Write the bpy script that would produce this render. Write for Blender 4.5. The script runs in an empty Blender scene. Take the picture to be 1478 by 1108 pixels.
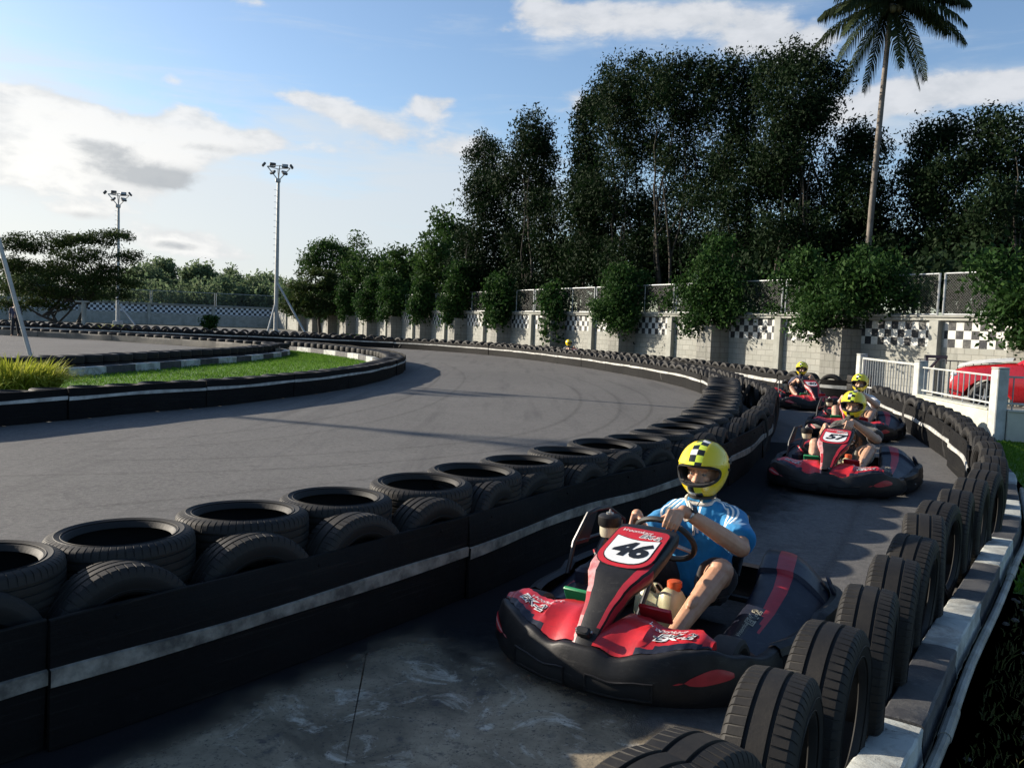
import bpy, bmesh, math, random
import numpy as np
from mathutils import Vector, Matrix, noise as mnoise
R = math.radians
random.seed(7); NPR = np.random.default_rng(11)
SC = bpy.context.scene
COL = SC.collection
# ------------------------------------------------------------------ camera model (used once to survey the site)
CAM_H, FPX, PITCH, ROLL = 1.55, 1240.0, R(3.96), R(2.17)
_F = Vector((0, math.cos(PITCH), -math.sin(PITCH))); _U = Vector((0, math.sin(PITCH), math.cos(PITCH))); _R = Vector((1, 0, 0))
_RI = _R*math.cos(ROLL)+_U*math.sin(ROLL); _UI = -_R*math.sin(ROLL)+_U*math.cos(ROLL)
def at(x, y, Y):
    """world point seen at photo position (x, y) when it stands at depth Y"""
    d = _F*FPX+(x-739)*_RI-(y-554)*_UI
    return Vector((0, 0, CAM_H))+d*(Y/d.y)
# ------------------------------------------------------------------ tags
def tag(o, label=None, cat=None, group=None, kind=None):
    if label: o['label'] = label
    if cat: o['category'] = cat
    if group: o['group'] = group
    if kind: o['kind'] = kind
    return o
def empty(name, loc=(0, 0, 0), rz=0.0, label=None, cat=None, group=None):
    o = bpy.data.objects.new(name, None); COL.objects.link(o)
    o.empty_display_size = .1; o.location = loc; o.rotation_euler = (0, 0, rz)
    return tag(o, label, cat, group)
def copy_tree(o, parent=None):
    c = o.copy(); COL.objects.link(c)
    c.parent = parent
    for ch in list(o.children): copy_tree(ch, c)
    return c
# ------------------------------------------------------------------ mesh builder
def frames(pts, closed=False):
    P = [Vector(p) for p in pts]; n = len(P); T = []
    for i in range(n):
        a = P[(i-1) % n] if (closed or i > 0) else P[i]; b = P[(i+1) % n] if (closed or i < n-1) else P[i]
        t = b-a; T.append(t.normalized() if t.length > 1e-9 else Vector((0, 0, 1)))
    up = Vector((0, 0, 1)) if abs(T[0].z) < .9 else Vector((1, 0, 0))
    N = [(up-T[0]*up.dot(T[0])).normalized()]
    for i in range(1, n):
        v = N[-1]-T[i]*N[-1].dot(T[i]); N.append(v.normalized() if v.length > 1e-6 else N[-1])
    return P, T, N, [T[i].cross(N[i]) for i in range(n)]
class MB:
    def __init__(s): s.v = []; s.f = []; s.m = []
    def add(s, vs, fs, mi=0):
        b = len(s.v); s.v += [tuple(x) for x in vs]; s.f += [tuple(b+i for i in f) for f in fs]; s.m += [mi]*len(fs); return b
    def box(s, c, d, mi=0, M=None, taper=1.0):
        x, y, z = d[0]/2, d[1]/2, d[2]/2; t = taper
        vs = [Vector((sx*x*(t if k else 1), sy*y*(t if k else 1), (z if k else -z))) for k in (0, 1) for sx, sy in ((-1, -1), (1, -1), (1, 1), (-1, 1))]
        c = Vector(c); vs = [(M @ v if M else v)+c for v in vs]
        s.add(vs, [(3, 2, 1, 0), (4, 5, 6, 7), (0, 1, 5, 4), (1, 2, 6, 5), (2, 3, 7, 6), (3, 0, 4, 7)], mi)
    def rbox(s, c, d, r, mi=0, M=None):
        """box with chamfered edges"""
        x, y, z = d[0]/2, d[1]/2, d[2]/2; vs = []; c = Vector(c)
        def ring(w, h, zz): return [(-w+r, -h, zz), (w-r, -h, zz), (w, -h+r, zz), (w, h-r, zz), (w-r, h, zz), (-w+r, h, zz), (-w, h-r, zz), (-w, -h+r, zz)]
        rr = [ring(x-r, y-r, -z), ring(x, y, -z+r), ring(x, y, z-r), ring(x-r, y-r, z)]
        for q in rr: vs += [((M @ Vector(p)) if M else Vector(p))+c for p in q]
        fs = [tuple(range(7, -1, -1)), tuple(24+i for i in range(8))]
        for k in range(3): fs += [(k*8+i, k*8+(i+1) % 8, k*8+8+(i+1) % 8, k*8+8+i) for i in range(8)]
        s.add(vs, fs, mi)
    def grid(s, P, mi=0, cu=False, cv=False, mfun=None):
        """P[i][j] points; faces between; cu closes i, cv closes j"""
        nu, nv = len(P), len(P[0]); b = len(s.v)
        for row in P: s.v += [tuple(p) for p in row]
        for i in range(nu if cu else nu-1):
            for j in range(nv if cv else nv-1):
                i2, j2 = (i+1) % nu, (j+1) % nv
                s.f.append((b+i*nv+j, b+i2*nv+j, b+i2*nv+j2, b+i*nv+j2)); s.m.append(mfun(i, j) if mfun else mi)
        return b
    def tube(s, pts, r, n=8, mi=0, caps=True, closed=False, sx=1.0):
        P, T, N, B = frames(pts, closed); rs = r if isinstance(r, (list, tuple)) else [r]*len(P); G = []
        for i in range(len(P)):
            G.append([P[i]+(N[i]*math.cos(a)*sx+B[i]*math.sin(a))*rs[i] for a in (2*math.pi*k/n for k in range(n))])
        b = s.grid(G, mi, cu=closed, cv=True)
        if caps and not closed:
            s.f.append(tuple(b+k for k in range(n))); s.m.append(mi)
            e = b+(len(P)-1)*n; s.f.append(tuple(e+k for k in range(n-1, -1, -1))); s.m.append(mi)
    def lathe(s, prof, n=24, mi=0, c=(0, 0, 0), axis='z', mfun=None):
        G = []; c = Vector(c)
        for (h, r) in prof:
            row = []
            for k in range(n):
                a = 2*math.pi*k/n; u, w = r*math.cos(a), r*math.sin(a)
                row.append(c+(Vector((u, w, h)) if axis == 'z' else Vector((h, u, w)) if axis == 'x' else Vector((w, h, u))))
            G.append(row)
        s.grid(G, mi, cv=True, mfun=mfun)
    def ball(s, c, r, nu=10, nv=14, mi=0, M=None):
        rx, ry, rz = (r, r, r) if not isinstance(r, (tuple, list)) else r; c = Vector(c); G = []
        for i in range(nu+1):
            e = -math.pi/2+math.pi*i/nu
            G.append([c+((M @ q) if M else q) for q in (Vector((rx*math.cos(e)*math.cos(a), ry*math.cos(e)*math.sin(a), rz*math.sin(e))) for a in (2*math.pi*k/nv for k in range(nv)))])
        s.grid(G, mi, cv=True)
    def cone_link(s, p, q, r0, r1, n=12, mi=0):
        """tapered limb with round ends"""
        p, q = Vector(p), Vector(q); d = (q-p).normalized(); L = (q-p).length; pts = []; rs = []
        for k in range(5):
            a = math.pi/2*k/4; pts.append(p-d*(r0*math.cos(a))); rs.append(max(r0*math.sin(a), 1e-4))
        for k in range(1, 4):
            t = k/4; pts.append(p.lerp(q, t)); rs.append(r0+(r1-r0)*t)
        for k in range(5):
            a = math.pi/2*k/4; pts.append(q+d*(r1*math.sin(a))); rs.append(max(r1*math.cos(a), 1e-4))
        s.tube(pts, rs, n, mi, caps=True)
    def text(s, body, size, M, mi=0, shear=0.0, bold=0.0, mapf=None, align='CENTER', sx=1.0):
        vs, fs = text_data(body, size, shear, bold, align)
        vs = [Vector((x*sx, y, 0)) for x, y in vs]
        s.add([mapf(v.x, v.y) for v in vs] if mapf else [M @ v for v in vs], fs, mi)
    def build(s, name, mats, parent=None, smooth=True, ang=35, loc=None, rz=None):
        me = bpy.data.meshes.new(name); me.from_pydata(s.v, [], s.f)
        for m in (mats if isinstance(mats, (list, tuple)) else [mats]): me.materials.append(m)
        me.polygons.foreach_set('material_index', s.m)
        if smooth:
            me.polygons.foreach_set('use_smooth', [True]*len(s.f))
            me.set_sharp_from_angle(angle=R(ang))
        me.update()
        o = bpy.data.objects.new(name, me); COL.objects.link(o)
        if parent: o.parent = parent
        if loc is not None: o.location = loc
        if rz is not None: o.rotation_euler = (0, 0, rz)
        return o
_TC = {}
def text_data(body, size, shear, bold, align):
    k = (body, size, shear, bold, align)
    if k in _TC: return _TC[k]
    cu = bpy.data.curves.new('lettering', 'FONT'); cu.body = body; cu.size = size; cu.shear = shear; cu.offset = bold
    cu.align_x = align; cu.align_y = 'CENTER'; cu.resolution_u = 3
    o = bpy.data.objects.new('lettering', cu); COL.objects.link(o)
    bpy.context.view_layer.update()
    me = bpy.data.meshes.new_from_object(o.evaluated_get(bpy.context.evaluated_depsgraph_get()))
    r = ([(v.co.x, v.co.y) for v in me.vertices], [tuple(p.vertices) for p in me.polygons])
    bpy.data.objects.remove(o); bpy.data.curves.remove(cu); bpy.data.meshes.remove(me)
    _TC[k] = r; return r
def fuse(mb, voxel, smooth=4, fac=.5):
    """one continuous closed skin from overlapping shapes -> mesh"""
    me = bpy.data.meshes.new('skin'); me.from_pydata(mb.v, [], mb.f); me.update()
    o = bpy.data.objects.new('skin', me); COL.objects.link(o)
    rm = o.modifiers.new('r', 'REMESH'); rm.mode = 'VOXEL'; rm.voxel_size = voxel
    if smooth:
        sm = o.modifiers.new('s', 'SMOOTH'); sm.iterations = smooth; sm.factor = fac
    bpy.context.view_layer.update()
    out = bpy.data.meshes.new_from_object(o.evaluated_get(bpy.context.evaluated_depsgraph_get()))
    bpy.data.objects.remove(o); bpy.data.meshes.remove(me)
    out.polygons.foreach_set('use_smooth', [True]*len(out.polygons))
    return out
def mesh_object(name, me, mats, parent=None):
    me.materials.clear()
    for m in (mats if isinstance(mats, (list, tuple)) else [mats]): me.materials.append(m)
    o = bpy.data.objects.new(name, me); COL.objects.link(o)
    if parent: o.parent = parent
    return o
def np_mesh(name, V, F, mat, parent=None, smooth=False):
    """fast mesh from numpy arrays; F is (n, k) index array"""
    me = bpy.data.meshes.new(name); n, k = F.shape
    me.vertices.add(len(V)); me.vertices.foreach_set('co', V.astype(np.float32).ravel())
    me.loops.add(n*k); me.loops.foreach_set('vertex_index', F.astype(np.int32).ravel())
    me.polygons.add(n); me.polygons.foreach_set('loop_start', np.arange(0, n*k, k, dtype=np.int32))
    me.polygons.foreach_set('loop_total', np.full(n, k, dtype=np.int32))
    me.polygons.foreach_set('use_smooth', np.full(n, smooth))
    me.update(calc_edges=True); me.validate()
    me.materials.append(mat)
    o = bpy.data.objects.new(name, me); COL.objects.link(o)
    if parent: o.parent = parent
    return o
# ------------------------------------------------------------------ paths
def catmull(pts, step=.1):
    P = [Vector(p) for p in pts]; Q = [P[0]*2-P[1]]+P+[P[-1]*2-P[-2]]; out = []
    for i in range(1, len(Q)-2):
        n = max(2, int((Q[i+1]-Q[i]).length/step))
        for k in range(n):
            t = k/n; a, b, c, d = Q[i-1], Q[i], Q[i+1], Q[i+2]
            out.append(.5*((2*b)+(c-a)*t+(2*a-5*b+4*c-d)*t*t+(3*b-a-3*c+d)*t**3))
    out.append(P[-1]); return out
def resample(pts, d, start=0.0):
    out = []; acc = -start
    for i in range(len(pts)-1):
        a, b = pts[i], pts[i+1]; L = (b-a).length
        while acc <= L:
            if acc >= 0: out.append((a.lerp(b, acc/L), (b-a).normalized()))
            acc += d
        acc -= L
    return out
def offset(pts, d):
    """shift a 2D path to its left by d"""
    out = []; n = len(pts)
    for i in range(n):
        t = (pts[min(i+1, n-1)]-pts[max(i-1, 0)]).normalized()
        out.append(pts[i]+Vector((-t.y, t.x, 0))*d)
    return out
def V3(l): return [Vector((p[0], p[1], 0)) for p in l]
SKY_STR, SUN_STR, EXPO, CLOUD, SKY_DUST, SKY_TINT = .05, 5.0, 0.95, 9.2, 1.0, (1.62, 1.75, 1.92)
# ------------------------------------------------------------------ materials
def new_mat(name):
    m = bpy.data.materials.new(name); m.use_nodes = True; nt = m.node_tree
    return m, nt, nt.nodes, nt.links, nt.nodes['Principled BSDF']
def nz(ns, ls, vec, scale, detail=4, rough=.6, dist=0.0):
    n = ns.new('ShaderNodeTexNoise'); n.inputs['Scale'].default_value = scale; n.inputs['Detail'].default_value = detail
    n.inputs['Roughness'].default_value = rough; n.inputs['Distortion'].default_value = dist
    if vec is not None: ls.new(vec, n.inputs['Vector'])
    return n.outputs['Fac']
def ramp(ns, ls, fac, stops):
    r = ns.new('ShaderNodeValToRGB'); e = r.color_ramp.elements
    while len(e) < len(stops): e.new(.5)
    for k, (p, c) in enumerate(stops):
        e[k].position = p; e[k].color = (c, c, c, 1) if not isinstance(c, (tuple, list)) else (*c[:3], 1)
    ls.new(fac, r.inputs['Fac']); return r.outputs['Color']
def mixc(ns, ls, fac, a, b, mode='MIX'):
    n = ns.new('ShaderNodeMix'); n.data_type = 'RGBA'; n.blend_type = mode
    if isinstance(fac, (int, float)): n.inputs[0].default_value = fac
    else: ls.new(fac, n.inputs[0])
    for s, v in ((6, a), (7, b)):
        if isinstance(v, (tuple, list)): n.inputs[s].default_value = (*v[:3], 1)
        else: ls.new(v, n.inputs[s])
    return n.outputs[2]
def mth(ns, ls, op, a, b=None, c=None):
    n = ns.new('ShaderNodeMath'); n.operation = op
    for k, v in enumerate((a, b, c)):
        if v is None: continue
        if isinstance(v, (int, float)): n.inputs[k].default_value = v
        else: ls.new(v, n.inputs[k])
    return n.outputs[0]
def objco(ns): return ns.new('ShaderNodeTexCoord').outputs['Object']
def geopos(ns): return ns.new('ShaderNodeNewGeometry').outputs['Position']
def bump(ns, ls, bs, h, strength=.3, dist=.01):
    b = ns.new('ShaderNodeBump'); b.inputs['Strength'].default_value = strength; b.inputs['Distance'].default_value = dist
    ls.new(h, b.inputs['Height']); ls.new(b.outputs['Normal'], bs.inputs['Normal'])
def M(name, c, rough=.5, metal=0.0, var=.25, vs=6.0, c2=None, bmp=0.0, bs_=60.0, coat=0.0, spec=None, world=False, rv=.1, scuff=None):
    m, nt, ns, ls, bs = new_mat(name); co = geopos(ns) if world else objco(ns)
    c2 = c2 or tuple(x*(1-var) for x in c)
    f = nz(ns, ls, co, vs, 5, .65)
    col = mixc(ns, ls, ramp(ns, ls, f, [(.35, 0.0), (.65, 1.0)]), c, c2)
    if scuff:
        mp = ns.new('ShaderNodeMapping'); mp.inputs['Scale'].default_value = (1, 1.6, 7); ls.new(co, mp.inputs['Vector'])
        col = mixc(ns, ls, ramp(ns, ls, nz(ns, ls, mp.outputs[0], 9, 7, .8, .8), [(.57, 0.0), (.66, .8)]), col, scuff)
        col = mixc(ns, ls, ramp(ns, ls, nz(ns, ls, co, 70, 4, .8), [(.64, 0.0), (.69, .7)]), col, scuff)
    ls.new(col, bs.inputs['Base Color']); bs.inputs['Metallic'].default_value = metal
    r = ns.new('ShaderNodeMapRange'); r.inputs[3].default_value = max(.02, rough-rv); r.inputs[4].default_value = min(1, rough+rv)
    ls.new(nz(ns, ls, co, vs*3.1, 4, .7), r.inputs[0]); ls.new(r.outputs[0], bs.inputs['Roughness'])
    if bmp: bump(ns, ls, bs, nz(ns, ls, co, bs_, 4, .6), bmp, .004)
    if coat: bs.inputs['Coat Weight'].default_value = coat; bs.inputs['Coat Roughness'].default_value = .08
    if spec is not None: bs.inputs['Specular IOR Level'].default_value = spec
    return m
def mat_belt(name, c, c2, scuff):
    """rubber belting: lengthwise kart scrapes, dust, dull patches"""
    m, nt, ns, ls, bs = new_mat(name); co = geopos(ns)
    a = mixc(ns, ls, ramp(ns, ls, nz(ns, ls, co, 1.6, 6, .7), [(.35, 0.0), (.7, 1.0)]), c, c2)
    mp = ns.new('ShaderNodeMapping'); mp.inputs['Scale'].default_value = (1.1, 1.1, 34); ls.new(co, mp.inputs['Vector'])
    sc = nz(ns, ls, mp.outputs[0], 1.5, 6, .75, .6)
    a = mixc(ns, ls, ramp(ns, ls, sc, [(.56, 0.0), (.70, .75)]), a, scuff)
    a = mixc(ns, ls, ramp(ns, ls, nz(ns, ls, co, 13, 6, .8), [(.60, 0.0), (.70, .5)]), a, scuff)
    ls.new(a, bs.inputs['Base Color']); bs.inputs['Roughness'].default_value = .75; bs.inputs['Specular IOR Level'].default_value = .12
    bump(ns, ls, bs, mth(ns, ls, 'ADD', nz(ns, ls, co, 6, 5, .65), mth(ns, ls, 'MULTIPLY', sc, .5)), .55, .018)
    return m
def mat_asphalt():
    m, nt, ns, ls, bs = new_mat('asphalt'); co = geopos(ns)
    big = nz(ns, ls, co, .22, 5, .6, .6); mid = nz(ns, ls, co, 1.7, 5, .65); fine = nz(ns, ls, co, 95, 3, .7); v = ns.new('ShaderNodeTexVoronoi'); v.inputs['Scale'].default_value = 140; ls.new(co, v.inputs['Vector'])
    a = mixc(ns, ls, ramp(ns, ls, big, [(.32, 0.0), (.68, 1.0)]), (.078, .077, .077), (.118, .115, .112))
    a = mixc(ns, ls, ramp(ns, ls, mid, [(.40, 0.0), (.75, .6)]), a, (.066, .065, .065))
    a = mixc(ns, ls, ramp(ns, ls, fine, [(.35, 0.0), (.7, .55)]), a, (.16, .155, .145))
    a = mixc(ns, ls, ramp(ns, ls, nz(ns, ls, co, 22, 5, .8), [(.44, 0.0), (.66, .6)]), a, (.18, .174, .164))
    a = mixc(ns, ls, ramp(ns, ls, nz(ns, ls, co, 7.5, 6, .8), [(.52, 0.0), (.70, .6)]), a, (.05, .05, .052))
    st = nz(ns, ls, co, .55, 6, .75, 1.4)
    a = mixc(ns, ls, ramp(ns, ls, st, [(.60, 0.0), (.70, .5)]), a, (.05, .05, .052))
    # rubber laid by the karts in long streaks
    mp = ns.new('ShaderNodeMapping'); mp.inputs['Rotation'].default_value = (0, 0, R(-32)); mp.inputs['Scale'].default_value = (2.6, .16, 1); ls.new(co, mp.inputs['Vector'])
    a = mixc(ns, ls, ramp(ns, ls, nz(ns, ls, mp.outputs[0], 1.0, 4, .6), [(.52, 0.0), (.72, .5)]), a, (.052, .051, .053))
    ls.new(a, bs.inputs['Base Color']); bs.inputs['Roughness'].default_value = .88; bs.inputs['Specular IOR Level'].default_value = .18
    h = mth(ns, ls, 'ADD', fine, mth(ns, ls, 'MULTIPLY', v.outputs['Distance'], .8)); bump(ns, ls, bs, h, .5, .004)
    return m
def fade_edge(nt, ns, ls, bs, co, scale, amp, lo, hi, top=1.0):
    """layer that thins out towards its rim (point attribute 'rim': 0 at the rim, 1 inside)"""
    at_ = ns.new('ShaderNodeAttribute'); at_.attribute_name = 'rim'
    v = mth(ns, ls, 'ADD', at_.outputs['Fac'], mth(ns, ls, 'MULTIPLY', mth(ns, ls, 'SUBTRACT', nz(ns, ls, co, scale, 7, .72, .4), .5), amp))
    r = ns.new('ShaderNodeMapRange'); r.interpolation_type = 'SMOOTHSTEP'; r.inputs[1].default_value = lo; r.inputs[2].default_value = hi; r.inputs[4].default_value = top; ls.new(v, r.inputs[0])
    f = mth(ns, ls, 'MULTIPLY', r.outputs[0], mth(ns, ls, 'GREATER_THAN', at_.outputs['Fac'], .004))
    t = ns.new('ShaderNodeBsdfTransparent'); mx = ns.new('ShaderNodeMixShader'); ls.new(f, mx.inputs[0]); ls.new(t.outputs[0], mx.inputs[1]); ls.new(bs.outputs[0], mx.inputs[2]); ls.new(mx.outputs[0], nt.nodes['Material Output'].inputs['Surface'])
def mat_thin(name, c, scale, amp, lo, hi, top):
    m, nt, ns, ls, bs = new_mat(name); co = geopos(ns); bs.inputs['Base Color'].default_value = (*c, 1); bs.inputs['Roughness'].default_value = .9; bs.inputs['Specular IOR Level'].default_value = .1
    fade_edge(nt, ns, ls, bs, co, scale, amp, lo, hi, top); return m
def mat_concrete():
    m, nt, ns, ls, bs = new_mat('worn_concrete'); co = geopos(ns)
    a = mixc(ns, ls, ramp(ns, ls, nz(ns, ls, co, 2.3, 7, .68, .5), [(.38, 0.0), (.62, 1.0)]), (.12, .098, .064), (.32, .262, .175))
    a = mixc(ns, ls, ramp(ns, ls, nz(ns, ls, co, 3.6, 7, .72, 1.2), [(.55, 0.0), (.66, .85)]), a, (.56, .51, .41))
    a = mixc(ns, ls, ramp(ns, ls, nz(ns, ls, co, 9, 6, .75), [(.56, 0.0), (.66, .8)]), a, (.055, .052, .05))
    a = mixc(ns, ls, ramp(ns, ls, nz(ns, ls, co, 60, 4, .8), [(.57, 0.0), (.64, .9)]), a, (.04, .036, .033))
    # the slab edge is broken: fade to the dark asphalt by noise
    ls.new(a, bs.inputs['Base Color']); bs.inputs['Roughness'].default_value = .85
    bump(ns, ls, bs, mth(ns, ls, 'ADD', nz(ns, ls, co, 40, 6, .75), nz(ns, ls, co, 7, 4, .6)), .6, .006)
    fade_edge(nt, ns, ls, bs, co, 4.0, .9, .05, .80)
    return m
def mat_ground():
    m, nt, ns, ls, bs = new_mat('bare_ground'); co = geopos(ns)
    a = mixc(ns, ls, ramp(ns, ls, nz(ns, ls, co, .8, 6, .7), [(.4, 0.0), (.6, 1.0)]), (.06, .052, .038), (.04, .055, .02))
    a = mixc(ns, ls, ramp(ns, ls, nz(ns, ls, co, 14, 5, .7), [(.5, 0.0), (.7, .8)]), a, (.03, .027, .022))
    ls.new(a, bs.inputs['Base Color']); bs.inputs['Roughness'].default_value = .95
    bump(ns, ls, bs, nz(ns, ls, co, 25, 6, .75), .9, .03)
    return m
def mat_lawn():
    m, nt, ns, ls, bs = new_mat('lawn_turf'); co = geopos(ns)
    a = mixc(ns, ls, ramp(ns, ls, nz(ns, ls, co, 1.2, 6, .7), [(.35, 0.0), (.65, 1.0)]), (.07, .17, .018), (.11, .21, .03))
    a = mixc(ns, ls, ramp(ns, ls, nz(ns, ls, co, 30, 4, .7), [(.45, 0.0), (.7, .7)]), a, (.04, .08, .012))
    ls.new(a, bs.inputs['Base Color']); bs.inputs['Roughness'].default_value = .9
    bump(ns, ls, bs, nz(ns, ls, co, 90, 4, .7), .8, .03)
    return m
def mat_leaf(name, cols, trans=.3, rough=.75):
    """leaf colour varies leaf by leaf"""
    m, nt, ns, ls, bs = new_mat(name); g = ns.new('ShaderNodeNewGeometry')
    stops = [(k/max(1, len(cols)-1), c) for k, c in enumerate(cols)]
    c = ramp(ns, ls, g.outputs['Random Per Island'], stops)
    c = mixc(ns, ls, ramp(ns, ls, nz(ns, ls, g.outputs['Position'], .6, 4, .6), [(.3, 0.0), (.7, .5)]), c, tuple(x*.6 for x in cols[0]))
    ls.new(c, bs.inputs['Base Color']); bs.inputs['Roughness'].default_value = rough; bs.inputs['Specular IOR Level'].default_value = .12
    t = ns.new('ShaderNodeBsdfTranslucent'); ls.new(c, t.inputs['Color'])
    mx = ns.new('ShaderNodeMixShader'); mx.inputs[0].default_value = trans
    ls.new(bs.outputs[0], mx.inputs[1]); ls.new(t.outputs[0], mx.inputs[2])
    ls.new(mx.outputs[0], nt.nodes['Material Output'].inputs['Surface'])
    return m
def mat_block(name, c1, c2, mortar, dirt):
    """concrete block work; object x runs along the wall, z up"""
    m, nt, ns, ls, bs = new_mat(name); co = objco(ns)
    sp = ns.new('ShaderNodeSeparateXYZ'); ls.new(co, sp.inputs[0]); cb = ns.new('ShaderNodeCombineXYZ')
    ls.new(mth(ns, ls, 'ADD', sp.outputs['X'], sp.outputs['Y']), cb.inputs['X']); ls.new(sp.outputs['Z'], cb.inputs['Y'])
    b = ns.new('ShaderNodeTexBrick'); ls.new(cb.outputs[0], b.inputs['Vector']); b.inputs['Scale'].default_value = 1
    b.inputs['Brick Width'].default_value = .42; b.inputs['Row Height'].default_value = .2; b.inputs['Mortar Size'].default_value = .012
    b.inputs['Color1'].default_value = (*c1, 1); b.inputs['Color2'].default_value = (*c2, 1); b.inputs['Mortar'].default_value = (*mortar, 1); b.inputs['Bias'].default_value = -.1
    f = nz(ns, ls, co, 1.3, 6, .7, .4)
    a = mixc(ns, ls, ramp(ns, ls, f, [(.42, 0.0), (.7, .6)]), b.outputs['Color'], dirt)
    mp = ns.new('ShaderNodeMapping'); mp.inputs['Scale'].default_value = (4, 4, .35); ls.new(co, mp.inputs['Vector'])
    a = mixc(ns, ls, ramp(ns, ls, nz(ns, ls, mp.outputs[0], 1.6, 5, .7), [(.52, 0.0), (.72, .45)]), a, tuple(x*.55 for x in dirt))
    ls.new(a, bs.inputs['Base Color']); bs.inputs['Roughness'].default_value = .9
    bump(ns, ls, bs, mth(ns, ls, 'SUBTRACT', nz(ns, ls, co, 40, 4, .7), mth(ns, ls, 'MULTIPLY', b.outputs['Fac'], .9)), .5, .012)
    return m
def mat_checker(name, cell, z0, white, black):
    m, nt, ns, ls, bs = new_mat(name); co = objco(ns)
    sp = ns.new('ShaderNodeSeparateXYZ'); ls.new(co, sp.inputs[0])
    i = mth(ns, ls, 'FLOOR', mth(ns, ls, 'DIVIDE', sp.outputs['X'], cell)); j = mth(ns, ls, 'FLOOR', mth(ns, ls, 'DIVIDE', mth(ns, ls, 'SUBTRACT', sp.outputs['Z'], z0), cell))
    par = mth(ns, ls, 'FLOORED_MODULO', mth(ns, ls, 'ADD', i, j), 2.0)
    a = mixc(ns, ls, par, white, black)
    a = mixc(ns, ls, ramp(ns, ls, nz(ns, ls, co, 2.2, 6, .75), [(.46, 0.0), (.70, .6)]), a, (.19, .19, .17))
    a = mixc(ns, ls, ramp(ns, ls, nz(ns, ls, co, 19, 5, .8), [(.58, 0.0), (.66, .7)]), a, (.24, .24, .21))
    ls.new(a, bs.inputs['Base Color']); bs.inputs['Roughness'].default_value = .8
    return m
def mat_tyre(name, rub, dust, amt):
    m, nt, ns, ls, bs = new_mat(name); co = objco(ns)
    oi = ns.new('ShaderNodeObjectInfo')
    ad = ns.new('ShaderNodeVectorMath'); ad.operation = 'ADD'; ls.new(co, ad.inputs[0]); cb = ns.new('ShaderNodeCombineXYZ'); ls.new(mth(ns, ls, 'MULTIPLY', oi.outputs['Random'], 40), cb.inputs[0]); ls.new(cb.outputs[0], ad.inputs[1])
    f = nz(ns, ls, ad.outputs[0], 5, 6, .75, .3)
    thr = mth(ns, ls, 'ADD', f, mth(ns, ls, 'MULTIPLY', oi.outputs['Random'], .12))
    a = mixc(ns, ls, ramp(ns, ls, thr, [(.42, .12*amt), (.78, .85*amt)]), rub, dust)
    a = mixc(ns, ls, ramp(ns, ls, nz(ns, ls, ad.outputs[0], 45, 4, .8), [(.6, 0.0), (.72, .35*amt)]), a, tuple(x*1.5 for x in dust))
    ls.new(a, bs.inputs['Base Color'])
    r = ns.new('ShaderNodeMapRange'); r.inputs[3].default_value = .5; r.inputs[4].default_value = .85; ls.new(f, r.inputs[0]); ls.new(r.outputs[0], bs.inputs['Roughness'])
    bs.inputs['Specular IOR Level'].default_value = .28; bump(ns, ls, bs, nz(ns, ls, co, 140, 3, .6), .25, .002)
    return m
def mat_curb(name, white):
    m, nt, ns, ls, bs = new_mat(name); co = geopos(ns)
    base = (.44, .46, .43) if white else (.030, .031, .036)
    wear = (.22, .22, .20) if white else (.07, .07, .07)
    a = mixc(ns, ls, ramp(ns, ls, nz(ns, ls, co, 3.3, 7, .75, .6), [(.42, 0.0), (.58, .9)]), base, wear)
    a = mixc(ns, ls, ramp(ns, ls, nz(ns, ls, co, 11, 6, .8, 1.0), [(.60, 0.0), (.68, .85)]), a, (.035, .035, .034) if white else (.16, .16, .15))
    ls.new(a, bs.inputs['Base Color']); bs.inputs['Roughness'].default_value = .75
    bump(ns, ls, bs, nz(ns, ls, co, 50, 5, .7), .5, .006)
    return m
def mat_net(name, cell=.08, wire=.028):
    """chain-link netting: crossing diagonal wires, open between"""
    m, nt, ns, ls, bs = new_mat(name); co = objco(ns); sp = ns.new('ShaderNodeSeparateXYZ'); ls.new(co, sp.inputs[0])
    def line(sign):
        q = mth(ns, ls, 'DIVIDE', mth(ns, ls, 'ADD', sp.outputs['X'], mth(ns, ls, 'MULTIPLY', sp.outputs['Z'], sign)), cell)
        return mth(ns, ls, 'LESS_THAN', mth(ns, ls, 'ABSOLUTE', mth(ns, ls, 'SUBTRACT', mth(ns, ls, 'FRACT', q), .5)), wire)
    f = mth(ns, ls, 'MAXIMUM', line(1.0), line(-1.0))
    bs.inputs['Base Color'].default_value = (.14, .15, .15, 1); bs.inputs['Metallic'].default_value = .3; bs.inputs['Roughness'].default_value = .5
    t = ns.new('ShaderNodeBsdfTransparent'); mx = ns.new('ShaderNodeMixShader')
    ls.new(f, mx.inputs[0]); ls.new(t.outputs[0], mx.inputs[1]); ls.new(bs.outputs[0], mx.inputs[2])
    ls.new(mx.outputs[0], nt.nodes['Material Output'].inputs['Surface'])
    return m
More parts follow.
